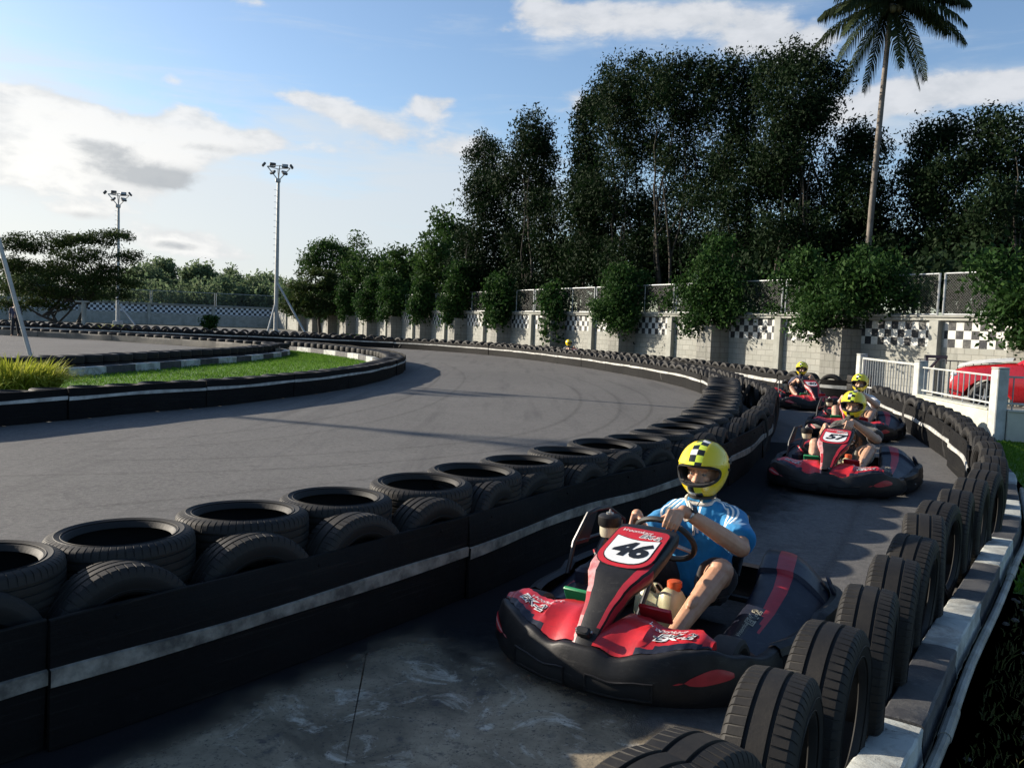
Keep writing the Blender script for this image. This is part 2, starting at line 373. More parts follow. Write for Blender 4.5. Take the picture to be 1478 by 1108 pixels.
def mat_helmet(name, yellow):
    """yellow shell with a two-column checker band down the middle (object x across, y forward, z up)"""
    m, nt, ns, ls, bs = new_mat(name); co = objco(ns); sp = ns.new('ShaderNodeSeparateXYZ'); ls.new(co, sp.inputs[0])
    ang = mth(ns, ls, 'ARCTAN2', sp.outputs['Z'], sp.outputs['Y'])
    row = mth(ns, ls, 'FLOOR', mth(ns, ls, 'MULTIPLY', ang, 4.0)); colm = mth(ns, ls, 'FLOOR', mth(ns, ls, 'DIVIDE', sp.outputs['X'], .036))
    par = mth(ns, ls, 'FLOORED_MODULO', mth(ns, ls, 'ADD', row, colm), 2.0)
    lime = mth(ns, ls, 'FLOORED_MODULO', row, 3.0)
    w = mixc(ns, ls, mth(ns, ls, 'LESS_THAN', lime, 1.5), (.72, .72, .68), (.62, .74, .06))
    chk = mixc(ns, ls, par, w, (.012, .014, .012))
    band = mth(ns, ls, 'LESS_THAN', mth(ns, ls, 'ABSOLUTE', sp.outputs['X']), .036)
    yv = mixc(ns, ls, ramp(ns, ls, nz(ns, ls, co, 18, 5, .7), [(.5, 0.0), (.75, .35)]), yellow, tuple(c*.7 for c in yellow))
    a = mixc(ns, ls, band, yv, chk)
    a = mixc(ns, ls, ramp(ns, ls, nz(ns, ls, co, 55, 5, .8), [(.66, 0.0), (.70, .6)]), a, (.25, .23, .1))
    ls.new(a, bs.inputs['Base Color']); bs.inputs['Roughness'].default_value = .28; bs.inputs['Coat Weight'].default_value = .4; bs.inputs['Coat Roughness'].default_value = .12
    return m
def mat_cloth(name, c, stripes=None, motif=None):
    m, nt, ns, ls, bs = new_mat(name); co = objco(ns)
    a = mixc(ns, ls, ramp(ns, ls, nz(ns, ls, co, 9, 4, .6), [(.35, 0.0), (.65, 1.0)]), c, tuple(x*.82 for x in c))
    if stripes:
        sp = ns.new('ShaderNodeSeparateXYZ'); ls.new(co, sp.inputs[0])
        cx, cy, r0, gap, w, z0 = stripes        # three bands curving round each shoulder
        ax = mth(ns, ls, 'SUBTRACT', mth(ns, ls, 'ABSOLUTE', mth(ns, ls, 'ADD', sp.outputs['X'], .040)), cx); ay = mth(ns, ls, 'SUBTRACT', sp.outputs['Y'], cy)
        rr = mth(ns, ls, 'SQRT', mth(ns, ls, 'ADD', mth(ns, ls, 'MULTIPLY', ax, ax), mth(ns, ls, 'MULTIPLY', ay, ay)))
        q = mth(ns, ls, 'DIVIDE', mth(ns, ls, 'SUBTRACT', rr, r0), gap)
        inside = mth(ns, ls, 'MULTIPLY', mth(ns, ls, 'GREATER_THAN', q, 0.0), mth(ns, ls, 'LESS_THAN', q, 3.0))
        inside = mth(ns, ls, 'MULTIPLY', inside, mth(ns, ls, 'MULTIPLY', mth(ns, ls, 'GREATER_THAN', sp.outputs['Z'], z0), mth(ns, ls, 'LESS_THAN', ay, .06)))
        st = mth(ns, ls, 'MULTIPLY', inside, mth(ns, ls, 'LESS_THAN', mth(ns, ls, 'FRACT', q), w))
        a = mixc(ns, ls, st, a, (.72, .74, .74))
    if motif:
        sp = ns.new('ShaderNodeSeparateXYZ'); ls.new(co, sp.inputs[0])
        (mx_, mz_, r_, mc) = motif
        dx = mth(ns, ls, 'SUBTRACT', sp.outputs['X'], mx_); dz = mth(ns, ls, 'SUBTRACT', sp.outputs['Z'], mz_)
        d2 = mth(ns, ls, 'SQRT', mth(ns, ls, 'ADD', mth(ns, ls, 'MULTIPLY', dx, dx), mth(ns, ls, 'MULTIPLY', dz, dz)))
        f = mth(ns, ls, 'MULTIPLY', mth(ns, ls, 'LESS_THAN', d2, r_), mth(ns, ls, 'GREATER_THAN', nz(ns, ls, co, 38, 3, .6), .5))
        f = mth(ns, ls, 'MULTIPLY', f, mth(ns, ls, 'GREATER_THAN', sp.outputs['Y'], -.34))
        a = mixc(ns, ls, f, a, mc)
    ls.new(a, bs.inputs['Base Color']); bs.inputs['Roughness'].default_value = .85; bs.inputs['Sheen Weight'].default_value = .15
    w1 = nz(ns, ls, co, 14, 3, .5, .8); bump(ns, ls, bs, mth(ns, ls, 'ADD', w1, mth(ns, ls, 'MULTIPLY', nz(ns, ls, co, 300, 2), .08)), .5, .012)
    return m
def mat_skin(name, c):
    m, nt, ns, ls, bs = new_mat(name); co = objco(ns)
    a = mixc(ns, ls, ramp(ns, ls, nz(ns, ls, co, 22, 4, .6), [(.35, 0.0), (.7, 1.0)]), c, (c[0]*.86, c[1]*.74, c[2]*.68))
    ls.new(a, bs.inputs['Base Color']); bs.inputs['Roughness'].default_value = .5
    bs.inputs['Subsurface Weight'].default_value = .12; bs.inputs['Subsurface Radius'].default_value = (.02, .008, .004); bs.inputs['Subsurface Scale'].default_value = .4
    bump(ns, ls, bs, nz(ns, ls, co, 260, 3, .6), .15, .002)
    return m
X = {}
X['asphalt'] = mat_asphalt(); X['concrete'] = mat_concrete(); X['ground'] = mat_ground(); X['lawn'] = mat_lawn(); X['painted_foot_shade'] = mat_thin('painted_foot_shade', (.016, .016, .018), 3.5, .8, .05, .75, .92); X['skid'] = mat_thin('skid_mark', (.020, .020, .021), 9.0, 1.2, .50, 1.3, .20)
X['tread'] = mat_tyre('tyre_tread', (.0075, .0075, .008), (.040, .035, .028), .62)
X['side'] = mat_tyre('tyre_sidewall', (.006, .006, .0065), (.022, .020, .017), .4)
X['belt'] = mat_belt('conveyor_belt', (.0045, .0045, .005), (.009, .0088, .0085), (.026, .024, .021))
X['belt_dusty'] = M('dusty_belt', (.15, .14, .12), .8, 0, .4, 1.2, c2=(.085, .08, .07), bmp=.3, bs_=25, world=True)
X['stripe'] = M('belt_white_paint', (.48, .48, .455), .6, 0, .3, 5.0, c2=(.24, .24, .225), bmp=.3, bs_=60, world=True)
X['stripe_dull'] = M('belt_scuffed_paint', (.30, .28, .235), .6, 0, .3, 9.0, c2=(.07, .066, .058), bmp=.3, bs_=60, world=True)
X['curb_w'] = mat_curb('curb_white_paint', True); X['curb_b'] = mat_curb('curb_black_paint', False)
X['wall'] = mat_block('wall_block', (.27, .275, .25), (.32, .32, .29), (.20, .20, .18), (.21, .21, .18))
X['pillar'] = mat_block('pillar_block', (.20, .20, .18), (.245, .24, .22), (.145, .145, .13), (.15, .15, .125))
X['wallpaint'] = M('wall_concrete', (.33, .335, .305), .85, 0, .3, 1.8, c2=(.22, .225, .20), bmp=.3, bs_=30)
X['checker'] = mat_checker('wall_checker', .2333, 1.37, (.54, .55, .53), (.015, .017, .022))
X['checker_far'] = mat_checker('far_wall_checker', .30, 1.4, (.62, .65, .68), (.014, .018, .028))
X['net'] = mat_net('chain_link')
X['galv'] = M('galvanised_steel', (.42, .44, .45), .42, .55, .25, 8)
X['mast'] = M('mast_steel', (.40, .41, .40), .5, .35, .25, 3)
X['gatepaint'] = M('gate_white_paint', (.46, .475, .455), .65, 0, .3, 5, c2=(.30, .305, .285), bmp=.2, bs_=40)
X['greybar'] = M('grey_bar_paint', (.27, .29, .30), .5, .1, .25, 8); X['darksteel'] = M('dark_steel', (.05, .055, .065), .5, .4, .3, 8)
X['lampbody'] = M('lamp_housing', (.06, .065, .07), .45, .3, .2, 10)
X['lampglass'] = M('lamp_glass', (.30, .31, .30), .15, 0, .1, 10)
X['pvc'] = M('pvc_pipe', (.30, .30, .27), .6, 0, .3, 5, c2=(.14, .135, .11))
X['bark'] = M('tree_bark', (.055, .046, .037), .9, 0, .5, 7, c2=(.026, .022, .018), bmp=.6, bs_=18)
X['palmbark'] = M('palm_bark', (.20, .175, .15), .9, 0, .5, 3, c2=(.11, .095, .08), bmp=.7, bs_=9)
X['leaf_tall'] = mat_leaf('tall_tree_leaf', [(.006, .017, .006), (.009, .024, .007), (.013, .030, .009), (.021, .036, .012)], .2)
X['leaf_mid'] = mat_leaf('mid_tree_leaf', [(.022, .050, .012), (.038, .082, .018), (.055, .10, .024)], .3)
X['leaf_far'] = mat_leaf('far_tree_leaf', [(.10, .15, .075), (.13, .18, .09), (.16, .20, .11)], .45)  # distance haze is put into these lightened leaf colours
X['leaf_rain'] = mat_leaf('rain_tree_leaf', [(.026, .045, .012), (.042, .064, .016), (.055, .078, .02)], .25)
X['leaf_shrub'] = mat_leaf('shrub_leaf', [(.014, .042, .010), (.025, .064, .014), (.045, .092, .020)], .28)
X['leaf_brown'] = mat_leaf('dry_leaf', [(.10, .055, .03), (.13, .075, .04), (.07, .06, .03)], .25)
X['leaf_palm'] = mat_leaf('palm_leaf', [(.014, .026, .009), (.022, .036, .011), (.034, .044, .016)], .15)
X['leaf_yellow'] = mat_leaf('yellow_grass_leaf', [(.20, .25, .02), (.40, .42, .05), (.52, .50, .10)], .35)
X['blade'] = mat_leaf('grass_blade', [(.07, .17, .015), (.11, .23, .025), (.16, .26, .04)], .35)
X['blade_dry'] = mat_leaf('dry_grass_blade', [(.05, .06, .02), (.06, .075, .02), (.09, .08, .04)], .3)
# kart
X['k_black'] = M('kart_black_plastic', (.007, .007, .008), .48, 0, .3, 9, spec=.3, c2=(.017, .016, .016), bmp=.12, bs_=120, scuff=(.045, .043, .040))
X['k_navy'] = M('kart_navy_plastic', (.009, .011, .022), .42, 0, .3, 9, c2=(.017, .020, .034), coat=.08, spec=.3, bmp=.06, bs_=90, scuff=(.05, .052, .06))
X['k_red'] = M('kart_red_plastic', (.56, .018, .022), .34, 0, .2, 7, c2=(.36, .014, .018), coat=.2, bmp=.08, bs_=70, scuff=(.26, .03, .03))
X['k_redpaint'] = M('kart_red_decal', (.46, .022, .035), .4, 0, .25, 12)
X['k_white'] = M('kart_white_decal', (.74, .74, .72), .4, 0, .08, 10)
X['k_pink'] = M('kart_scuffed_decal', (.62, .40, .38), .45, 0, .4, 20, c2=(.50, .12, .12))
X['k_ink'] = M('kart_black_ink', (.010, .010, .010), .4, 0, .2, 10)
X['k_slot'] = M('kart_opening', (.004, .004, .004), .8, 0, .2, 10)
X['k_metal'] = M('kart_bare_metal', (.45, .44, .42), .38, .8, .3, 14)
X['k_frame'] = M('kart_frame_paint', (.03, .03, .032), .4, .3, .3, 12)
X['k_engine'] = M('kart_engine_alloy', (.10, .105, .11), .5, .5, .4, 20, bmp=.2)
X['k_tank'] = M('kart_fuel_tank', (.60, .57, .36), .42, 0, .2, 5, c2=(.45, .42, .24)); X['k_tank'].node_tree.nodes['Principled BSDF'].inputs['Subsurface Weight'].default_value = .2; X['k_tank'].node_tree.nodes['Principled BSDF'].inputs['Subsurface Scale'].default_value = .03
X['k_orange'] = M('kart_tank_cap', (.62, .10, .03), .4, 0, .15, 12)
X['k_green'] = M('kart_green_pedal', (.02, .26, .09), .45, 0, .2, 14)
X['k_beige'] = M('kart_beige_plastic', (.50, .46, .34), .5, 0, .2, 10)
X['k_rubber'] = M('kart_tyre_rubber', (.018, .018, .018), .7, 0, .3, 12, c2=(.035, .033, .03))
X['k_grip'] = M('kart_wheel_grip', (.016, .016, .016), .5, 0, .3, 20)
X['helmet'] = mat_helmet('helmet_shell', (.80, .60, .012))
X['h_black'] = M('helmet_trim', (.010, .010, .010), .5, 0, .2, 20)
X['h_lining'] = M('helmet_lining', (.03, .03, .032), .9, 0, .2, 40)
X['skin'] = mat_skin('skin_fair', (.54, .30, .185)); X['skin2'] = mat_skin('skin_tan', (.50, .31, .21)); X['skin3'] = mat_skin('skin_brown', (.36, .21, .14))
X['blue'] = mat_cloth('blue_shirt', (.006, .19, .43), stripes=(.075, -.300, .070, .025, .45, .50)); X['dark_tee'] = mat_cloth('dark_tee', (.045, .043, .042), motif=(-.075, .43, .075, (.30, .14, .06)))
X['white_tee'] = mat_cloth('white_tee', (.60, .62, .66)); X['navy_tee'] = mat_cloth('navy_tee', (.03, .035, .075)); X['teal_tee'] = mat_cloth('grey_tee', (.10, .11, .12))
X['collar'] = mat_cloth('white_collar', (.60, .57, .52)); X['shorts'] = mat_cloth('black_shorts', (.013, .013, .016)); X['shorts_k'] = mat_cloth('khaki_shorts', (.20, .18, .14)); X['shoe'] = mat_cloth('dark_shoe', (.02, .02, .022)); X['sole'] = M('shoe_sole', (.35, .34, .32), .7)
X['eye'] = M('eye_white', (.30, .28, .26), .3); X['iris'] = M('eye_iris', (.03, .025, .02), .3); X['hair'] = M('hair', (.03, .022, .015), .8); X['lips'] = M('lips', (.36, .13, .11), .5)
X['c_red'] = M('car_red_paint', (.50, .012, .018), .28, .1, .1, 5, coat=.8); X['c_glass'] = M('car_glass', (.02, .025, .03), .08, 0, .2, 5); X['c_black'] = M('car_black_trim', (.015, .015, .015), .6); X['c_alloy'] = M('car_alloy', (.60, .60, .60), .3, .7, .1, 6); X['c_lamp'] = M('car_headlamp', (.7, .72, .74), .12, 0, .1, 8); X['c_glare'] = M('car_painted_glare', (.74, .76, .77), .35, 0, .08, 5, coat=.5)
X['teal'] = M('teal_plastic', (.05, .24, .30), .5)
# ------------------------------------------------------------------ go-kart (local: +y forward, +x driver's right)
PLAN = catmull(V3([(.64, .20), (.635, .36), (.588, .54), (.49, .70), (.33, .805), (.16, .852), (0, .866), (-.16, .852), (-.33, .805), (-.49, .70), (-.588, .54), (-.635, .36), (-.64, .20)]), .03)
def lut(x, tab):
    for (a, p), (b, q) in zip(tab, tab[1:]):
        if x <= b: t = max(0, (x-a)/(b-a)); t = t*t*(3-2*t); return p+(q-p)*t
    return tab[-1][1]
ZT = [(0, .228), (.07, .228), (.15, .203), (.27, .238), (.42, .272), (.5, .276), (.59, .228), (.64, .185)]
def plan_at(x):
    """front outline point at a given x (front half)"""
    best = min((p for p in PLAN if p.y > .5), key=lambda p: abs(p.x-x)); return best
def plan_s(s):
    k = s*(len(PLAN)-1); i = min(int(k), len(PLAN)-2); p = PLAN[i].lerp(PLAN[i+1], k-i)
    t = (PLAN[min(i+1, len(PLAN)-1)]-PLAN[max(i-1, 0)]).normalized(); return p, Vector((t.y, -t.x, 0))*(-1 if (Vector((t.y, -t.x, 0)).dot(Vector((p.x, p.y-.2, 0))) < 0) else 1)
def bump_pt(s, h, off=0.0):
    """point on the bumper's outer wall, h 0..1 from its foot to its top edge"""
    p, o = plan_s(s); zt = lut(abs(p.x), ZT); z = .035+(zt-.035)*h
    d = lut(h, [(0, .004), (.25, .030), (.6, .026), (.9, .010), (1, 0)])
    return p+o*(d+off)+Vector((0, 0, z))
def build_kart(number, rz, loc, label, detail=True):
    K = empty('go_kart', loc, rz, label, 'go-kart', 'rental go-karts on the track')
    b = MB(); G = []
    for i in range(len(PLAN)):
        s = i/(len(PLAN)-1); p, o = plan_s(s); zt = lut(abs(p.x), ZT)
        row = [p-o*.05+Vector((0, 0, zt-.035)), p-o*.045+Vector((0, 0, zt-.004)), p-o*.014+Vector((0, 0, zt+.002))]
        row += [bump_pt(s, h) for h in (.99, .94, .85, .7, .55, .4, .25, .12, .04)]+[p-o*.03+Vector((0, 0, .03))]
        G.append(row)
    b.grid(G, 0); b.build('front_bumper', X['k_black'], K, ang=50)
    sl = MB()
    for (sa, sb) in ((.355, .475), (.525, .645)):
        P = [[bump_pt(sa+(sb-sa)*i/8, .16+.34*j/3, .003) for j in range(4)] for i in range(9)]; sl.grid(P, 0)
        rim = [bump_pt(sa+(sb-sa)*i/8, .50, .004) for i in range(9)]+[bump_pt(sb, .33, .004)]+[bump_pt(sb-(sb-sa)*i/8, .16, .004) for i in range(9)]+[bump_pt(sa, .33, .004)]
        sl.tube(rim, .0055, 6, 1, closed=True)
    sl.build('bumper_opening', [X['k_slot'], X['k_black']], K)
    for sgn in (0, 1):
        P = []; dc = MB()
        for i in range(13):
            t = i/12; s = .20+.12*t; s = 1-s if sgn else s; w = math.sin(math.pi*min(1, t*1.15+.05))**.6 if t < .86 else .25*(1-t)/.14
            P.append([bump_pt(s, .50+.20*(1-t)+.20*w*q-.02, .003) for q in (-.6, -.2, .2, .6)])
        dc.grid(P, 0, mfun=lambda i, j: 0 if j != 1 or sgn else 1)
        dc.build('bumper_decal', [X['k_redpaint'], X['k_pink']], K)
    # ---- red nose panels with lettering
    W = [(.045, .16), (.10, .245), (.18, .235), (.28, .175), (.40, .145), (.50, .05)]; ZR = [(.045, .27), (.11, .318), (.2, .314), (.3, .302), (.44, .318), (.5, .295)]
    def nose(sgn, x, v, off=0.0):
        f = plan_at(x); zf = lut(x, ZT)+.004; w = lut(x, W); y0 = f.y-.03
        y = y0-w*v; z = zf+(lut(x, ZR)-zf)*(v**.8)+.020*math.sin(math.pi*v)*(1.3 if x < .24 else .35)
        return Vector((sgn*x, y, z+off))
    for sgn in (1, -1):
        n = MB(); xs = [.045+.455*i/26 for i in range(27)]; G = []
        for x in xs:
            col = [nose(sgn, x, v/9) for v in range(10)]
            e = nose(sgn, x, 1); col.append(Vector((e.x, e.y-.004, e.z-.03))); G.append(col)
        n.grid(G, 0, mfun=lambda i, j: 1 if (j == 0 and i > 9) or (j == 1 and 13 < i < 24) else 0)
        for e_ in (0, 26):
            n.grid([G[e_], [Vector((p.x+(-.004 if e_ == 0 else .004)*sgn, p.y, p.z-.03)) for p in G[e_]]], 0)
        o_ = n.build('nose_panel', [X['k_red'], X['k_navy']], K, ang=45)
        if detail:
            t = MB()
            def mp(off):
                def f(tx, ty):
                    xx = .345-(tx if sgn > 0 else -tx)
                    return nose(sgn, xx, .48+ty/.16, off)
                return f
            t.text('EK-2', .060, None, 0, .3, .0035, mp(.0035), sx=1.25); t.text('EK-2', .060, None, 1, .3, -.0006, mp(.005), sx=1.25)
            t.text('Vroomkart', .034, None, 0, .45, .0, (lambda q: (lambda tx, ty: q(tx+(.05 if sgn > 0 else -.05), ty+.045)))(mp(.004)), sx=1.1)
            t.build('panel_lettering', [X['k_white'], X['k_ink']], o_, smooth=False)
            bl = MB(); q = nose(sgn, .27, .5, .002); bl.ball(q, (.008, .008, .005), 5, 8); bl.build('panel_bolt', X['k_metal'], o_)
    # ---- steering fairing
    CL = catmull([Vector((0, y, z)) for y, z in ((.852, .205), (.805, .262), (.72, .345), (.64, .418), (.58, .468), (.46, .514), (.34, .561), (.22, .607), (.195, .600))], .03)
    HW = [(.19, .118), (.22, .150), (.34, .156), (.5, .150), (.58, .128), (.64, .092), (.72, .066), (.8, .054), (.86, .048)]
    fb = MB(); G = []; n = len(CL)
    for i, p in enumerate(CL):
        t = (CL[min(i+1, n-1)]-CL[max(i-1, 0)]).normalized(); nr = Vector((1, 0, 0)).cross(t); nr = nr if nr.z > 0 else -nr
        w = lut(p.y, HW); row = []
        for (u, d) in ((-.86, -.085), (-.96, -.06), (-1.0, -.03), (-1.0, -.012), (-.94, 0), (-.66, .004), (-.4, .006), (0, .008), (.4, .006), (.66, .004), (.94, 0), (1, -.012), (1.0, -.03), (.96, -.06), (.86, -.085)):
            row.append(p+Vector((u*w, 0, 0))+nr*d)
        G.append(row)
    def fm(i, j):
        y = CL[i].y
        if j in (9, 10, 11) and .44 < y: return 1 if .69 < y < .77 and j != 10 else 2
        if j == 4 and .47 < y < .80: return 1
        if j in (1, 2) and y > .52: return 1
        if j == 12 and y > .5: return 1
        return 0
    fb.grid(G, 0, mfun=fm); fb.f.append(tuple(range(14, -1, -1))); fb.m.append(0)
    FA = fb.build('steering_fairing', [X['k_black'], X['k_redpaint'], X['k_pink']], K, ang=40)
    br = MB(); br.rbox((0, .825, .275), (.062, .035, .04), .006, 0, Matrix.Rotation(R(-42), 3, 'X')); br.tube([(-.04, .82, .28), (.04, .82, .28)], .006, 8, 1); br.build('fairing_bracket', [X['k_black'], X['k_metal']], K)
    sl_ = Vector((0, -.36, .139)).normalized(); nr = Vector((0, .139, .36)).normalized(); pc = Vector((0, .395, .5395))
    def PM(off): return lambda x, y: pc+Vector((-x, 0, 0))+sl_*y+nr*(.010+off)
    def shield(wt, wb, yt, ys, yb, rt, dip=0.0):
        pts = []
        for k in range(9):
            a = math.pi/2*k/8; pts.append((wt-rt+rt*math.cos(a), yt-rt+rt*math.sin(a)))
        for k in range(1, 8):
            t = k/8; pts.append(((wt-rt)*(1-2*t), yt-dip*math.sin(math.pi*t)))
        for k in range(9):
            a = math.pi/2+math.pi/2*k/8; pts.append((-wt+rt+rt*math.cos(a), yt-rt+rt*math.sin(a)))
        for k in range(13):
            a = math.pi+math.pi*k/12; pts.append((wb*math.copysign(abs(math.cos(a))**.75, math.cos(a)), ys+(ys-yb)*math.copysign(abs(math.sin(a))**.9, math.sin(a))))
        return pts
    pl = MB()
    def poly(pts, off, mi):
        f = PM(off); c = f(0, -.01); vs = [c]+[f(x, y) for x, y in pts]; k = len(pts)
        pl.add(vs, [(0, 1+i, 1+(i+1) % k) for i in range(k)], mi)
    poly(shield(.134, .140, .160, -.055, -.160, .035), .000, 3); poly(shield(.130, .136, .156, -.055, -.155, .035), .0012, 0)
    poly(shield(.112, .113, .083, -.045, -.132, .004, .018), .0024, 3); poly(shield(.107, .108, .077, -.045, -.126, .003, .018), .0036, 1)
    dm = PM(.0048)
    pl.text(number, .150, None, 2, .25, .0075, lambda x, y: dm(x, y-.025), sx=1.12)
    if detail:
        pl.text('EK-2', .040, None, 1, .3, .003, lambda x, y: PM(.0030)(x+.045, y+.098), sx=1.25); pl.text('EK-2', .040, None, 2, .3, -.0004, lambda x, y: PM(.0044)(x+.045, y+.098), sx=1.25)
        pl.text('Vroomkart', .030, None, 1, .45, 0, lambda x, y: PM(.0034)(x-.035, y+.128), sx=1.15)
    pl.build('number_plate', [X['k_red'], X['k_white'], X['k_ink'], X['k_black']], FA, smooth=False)
    # ---- steering wheel
    C = Vector((0, .03, .520)); wn = Vector((0, -.77, .64)).normalized(); wu = Vector((0, .64, .77)).normalized(); wx = Vector((1, 0, 0)); st = R(28)
    sw = MB(); ring = [C+(wx*math.cos(a)+wu*math.sin(a))*.15 for a in (2*math.pi*k/40 for k in range(40))]; sw.tube(ring, .0145, 10, 0, closed=True)
    for a in (st, st+R(180), st-R(90)):
        e = C+(wx*math.cos(a)+wu*math.sin(a))*.148; sw.tube([C-wn*.012, C.lerp(e, .5)-wn*.006, e], [.014, .011, .010], 8, 1)
    sw.tube([C-wn*.03, C+wn*.006], .034, 16, 1); sw.build('steering_wheel', [X['k_grip'], X['k_metal']], K)
    sc = MB(); sc.tube([C-wn*.02, (0, .30, .20), (0, .40, .12)], .013, 10, 0); sc.box((-.0, .155, .30), (.030, .012, .26), 0, Matrix.Rotation(R(-40), 3, 'X')); sc.build('steering_column', X['k_frame'], K)
    # ---- side pods
    SEC = [(.27, [(.385, .10), (.39, .155), (.42, .185), (.47, .185), (.56, .14), (.62, .10)]), (.15, [(.365, .10), (.37, .175), (.41, .20), (.47, .20), (.58, .15), (.645, .11)]), (-.10, [(.35, .10), (.355, .20), (.40, .232), (.49, .235), (.60, .17), (.67, .13)]),
           (-.30, [(.335, .10), (.34, .245), (.385, .278), (.50, .282), (.62, .205), (.69, .15)]), (-.455, [(.32, .10), (.32, .285), (.37, .318), (.50, .318), (.62, .24), (.685, .17)]), (-.465, [(.315, .10), (.31, .305), (.365, .340), (.505, .338), (.625, .26), (.69, .18)]),
           (-.62, [(.29, .10), (.285, .34), (.335, .372), (.475, .365), (.59, .285), (.665, .18)]), (-.74, [(.27, .12), (.265, .34), (.31, .37), (.44, .36), (.55, .28), (.63, .19)]), (-.80, [(.28, .13), (.275, .31), (.315, .335), (.42, .325), (.51, .26), (.59, .19)])]
    for sgn in (1, -1):
        pd = MB(); rows = []
        for (y, sec) in SEC:
            c = catmull([Vector((sgn*a, y, z)) for a, z in sec], .012); rows.append([q for q, _ in resample(c, sum((p-q).length for p, q in zip(c, c[1:]))/31.0001)][:32])
        G = []; ys = []
        for a, c in zip(rows, rows[1:]):
            m = max(1, int(abs(a[0].y-c[0].y)/.035))
            for k in range(m): G.append([p.lerp(q, k/m) for p, q in zip(a, c)]); ys.append(G[-1][0].y)
        G.append(rows[-1]); ys.append(rows[-1][0].y)
        def pm(i, j):
            y = ys[i]
            if y < .12 and y > -.78:
                lo = 15 if y < -.1 else 15+3*(y+.1)/.22; hi = 19
                if lo <= j < hi: return 1
            if .02 < y < .25 and 11 <= j < 15: return 2
            return 0
        pd.grid(G, 0, mfun=pm)
        ce = sum(G[-1], Vector())/32; pd.add([ce+Vector((0, .05, 0))]+list(G[-1]), [(0, 1+k, 2+k) for k in range(31)], 3)
        pd.add([sum(G[0], Vector())/32]+list(G[0]), [(0, 2+k, 1+k) for k in range(31)], 0)
        po = pd.build('side_pod', [X['k_navy'], X['k_redpaint'], X['k_frame'], X['k_slot']], K, ang=45)
        oc = Vector((sgn*.632, -.665, .238)); on = Vector((sgn*.86, -.28, .42)).normalized(); ou = on.cross(Vector((0, 1, 0))).normalized(); ov = on.cross(ou); ho = MB(); er = [oc+on*.010+ou*(.052*math.cos(a))+ov*(.066*math.sin(a)) for a in (2*math.pi*k/24 for k in range(24))]; ho.tube(er, .010, 7, 0, closed=True); ho.add([oc+on*.006]+er, [(0, 1+k, 1+(k+1) % 24) for k in range(24)], 1); ho.build('pod_opening', [X['k_navy'], X['k_slot']], po)
        if detail:
            t = MB()
            def pmap(off):
                def f(tx, ty):   # text runs along the pod from front to rear
                    y = (.02-tx) if sgn < 0 else (-.25+tx); k = 0
                    while k < len(ys)-2 and ys[k+1] > y: k += 1
                    fr = (ys[k]-y)/max(1e-6, ys[k]-ys[k+1]); j = 14.2-ty*80; j0 = int(max(0, min(30, j))); fj = j-j0
                    p = G[k][j0].lerp(G[k][j0+1], fj).lerp(G[k+1][j0].lerp(G[k+1][j0+1], fj), fr); return p+Vector((sgn*.0012, 0, off))
                return f
            t.text('EK-2', .058, None, 0, .3, .003, pmap(.004), sx=1.35); t.text('EK-2', .058, None, 1, .3, -.001, pmap(.0055), sx=1.35)
            t.text('Vroomkart', .034, None, 0, .45, 0, (lambda f: lambda tx, ty: f(tx-.13, ty+.012))(pmap(.004)), sx=1.1)
            t.build('pod_lettering', [X['k_beige'], X['k_ink']], po, smooth=False)
    # ---- protective skirt round the sides and the back
    sp_ = catmull(V3([(.645, .24), (.685, .10), (.705, -.1), (.722, -.35), (.712, -.6), (.63, -.80), (.46, -.885), (.2, -.905), (0, -.908), (-.2, -.905), (-.46, -.885), (-.63, -.80), (-.712, -.6), (-.722, -.35), (-.705, -.1), (-.685, .10), (-.645, .24)]), .05)
    sk = MB(); G = []
    for i, p in enumerate(sp_):
        t = (sp_[min(i+1, len(sp_)-1)]-sp_[max(i-1, 0)]).normalized(); o = Vector((t.y, -t.x, 0)); o = o if o.dot(Vector((p.x, p.y*.5, 0))) > 0 else -o
        zt = .19+.03*(1 if p.y < -.2 else 0)
        G.append([p+o*d+Vector((0, 0, z)) for d, z in ((-.035, .035), (0, .028), (.018, .05), (.02, .11), (.012, .15), (.016, .16), (.004, zt), (-.03, zt+.012), (-.06, zt))])
    sk.grid(G, 0)
    for x, y in ((-.705, .0), (-.735, -.35), (.705, 0), (.735, -.35)): sk.ball((x*1.02, y, .10), .008, 5, 8, 1)
    sk.build('side_skirt', [X['k_black'], X['k_metal']], K, ang=40)
    # ---- floor and frame
    fl = MB(); fl.rbox((0, .22, .055), (.62, .98, .012), .004); fl.build('floor_pan', X['k_frame'], K)
    fr = MB()
    for sgn in (1, -1): fr.tube([(sgn*.30, .76, .08), (sgn*.32, .4, .08), (sgn*.30, -.2, .08), (sgn*.33, -.78, .08)], .016, 8); fr.tube([(sgn*.30, .40, .1), (sgn*.42, .43, .12)], .016, 8); fr.tube([(sgn*.31, .1, .085), (sgn*.6, .08, .1), (sgn*.62, -.6, .1)], .012, 8)
    fr.tube([(-.3, .76, .08), (.3, .76, .08)], .014, 8); fr.tube([(-.33, -.5, .135), (.33, -.5, .135)], .018, 8); fr.tube([(-.36, .62, .12), (0, .52, .13), (.36, .62, .12)], .010, 8); fr.build('tube_frame', X['k_frame'], K)
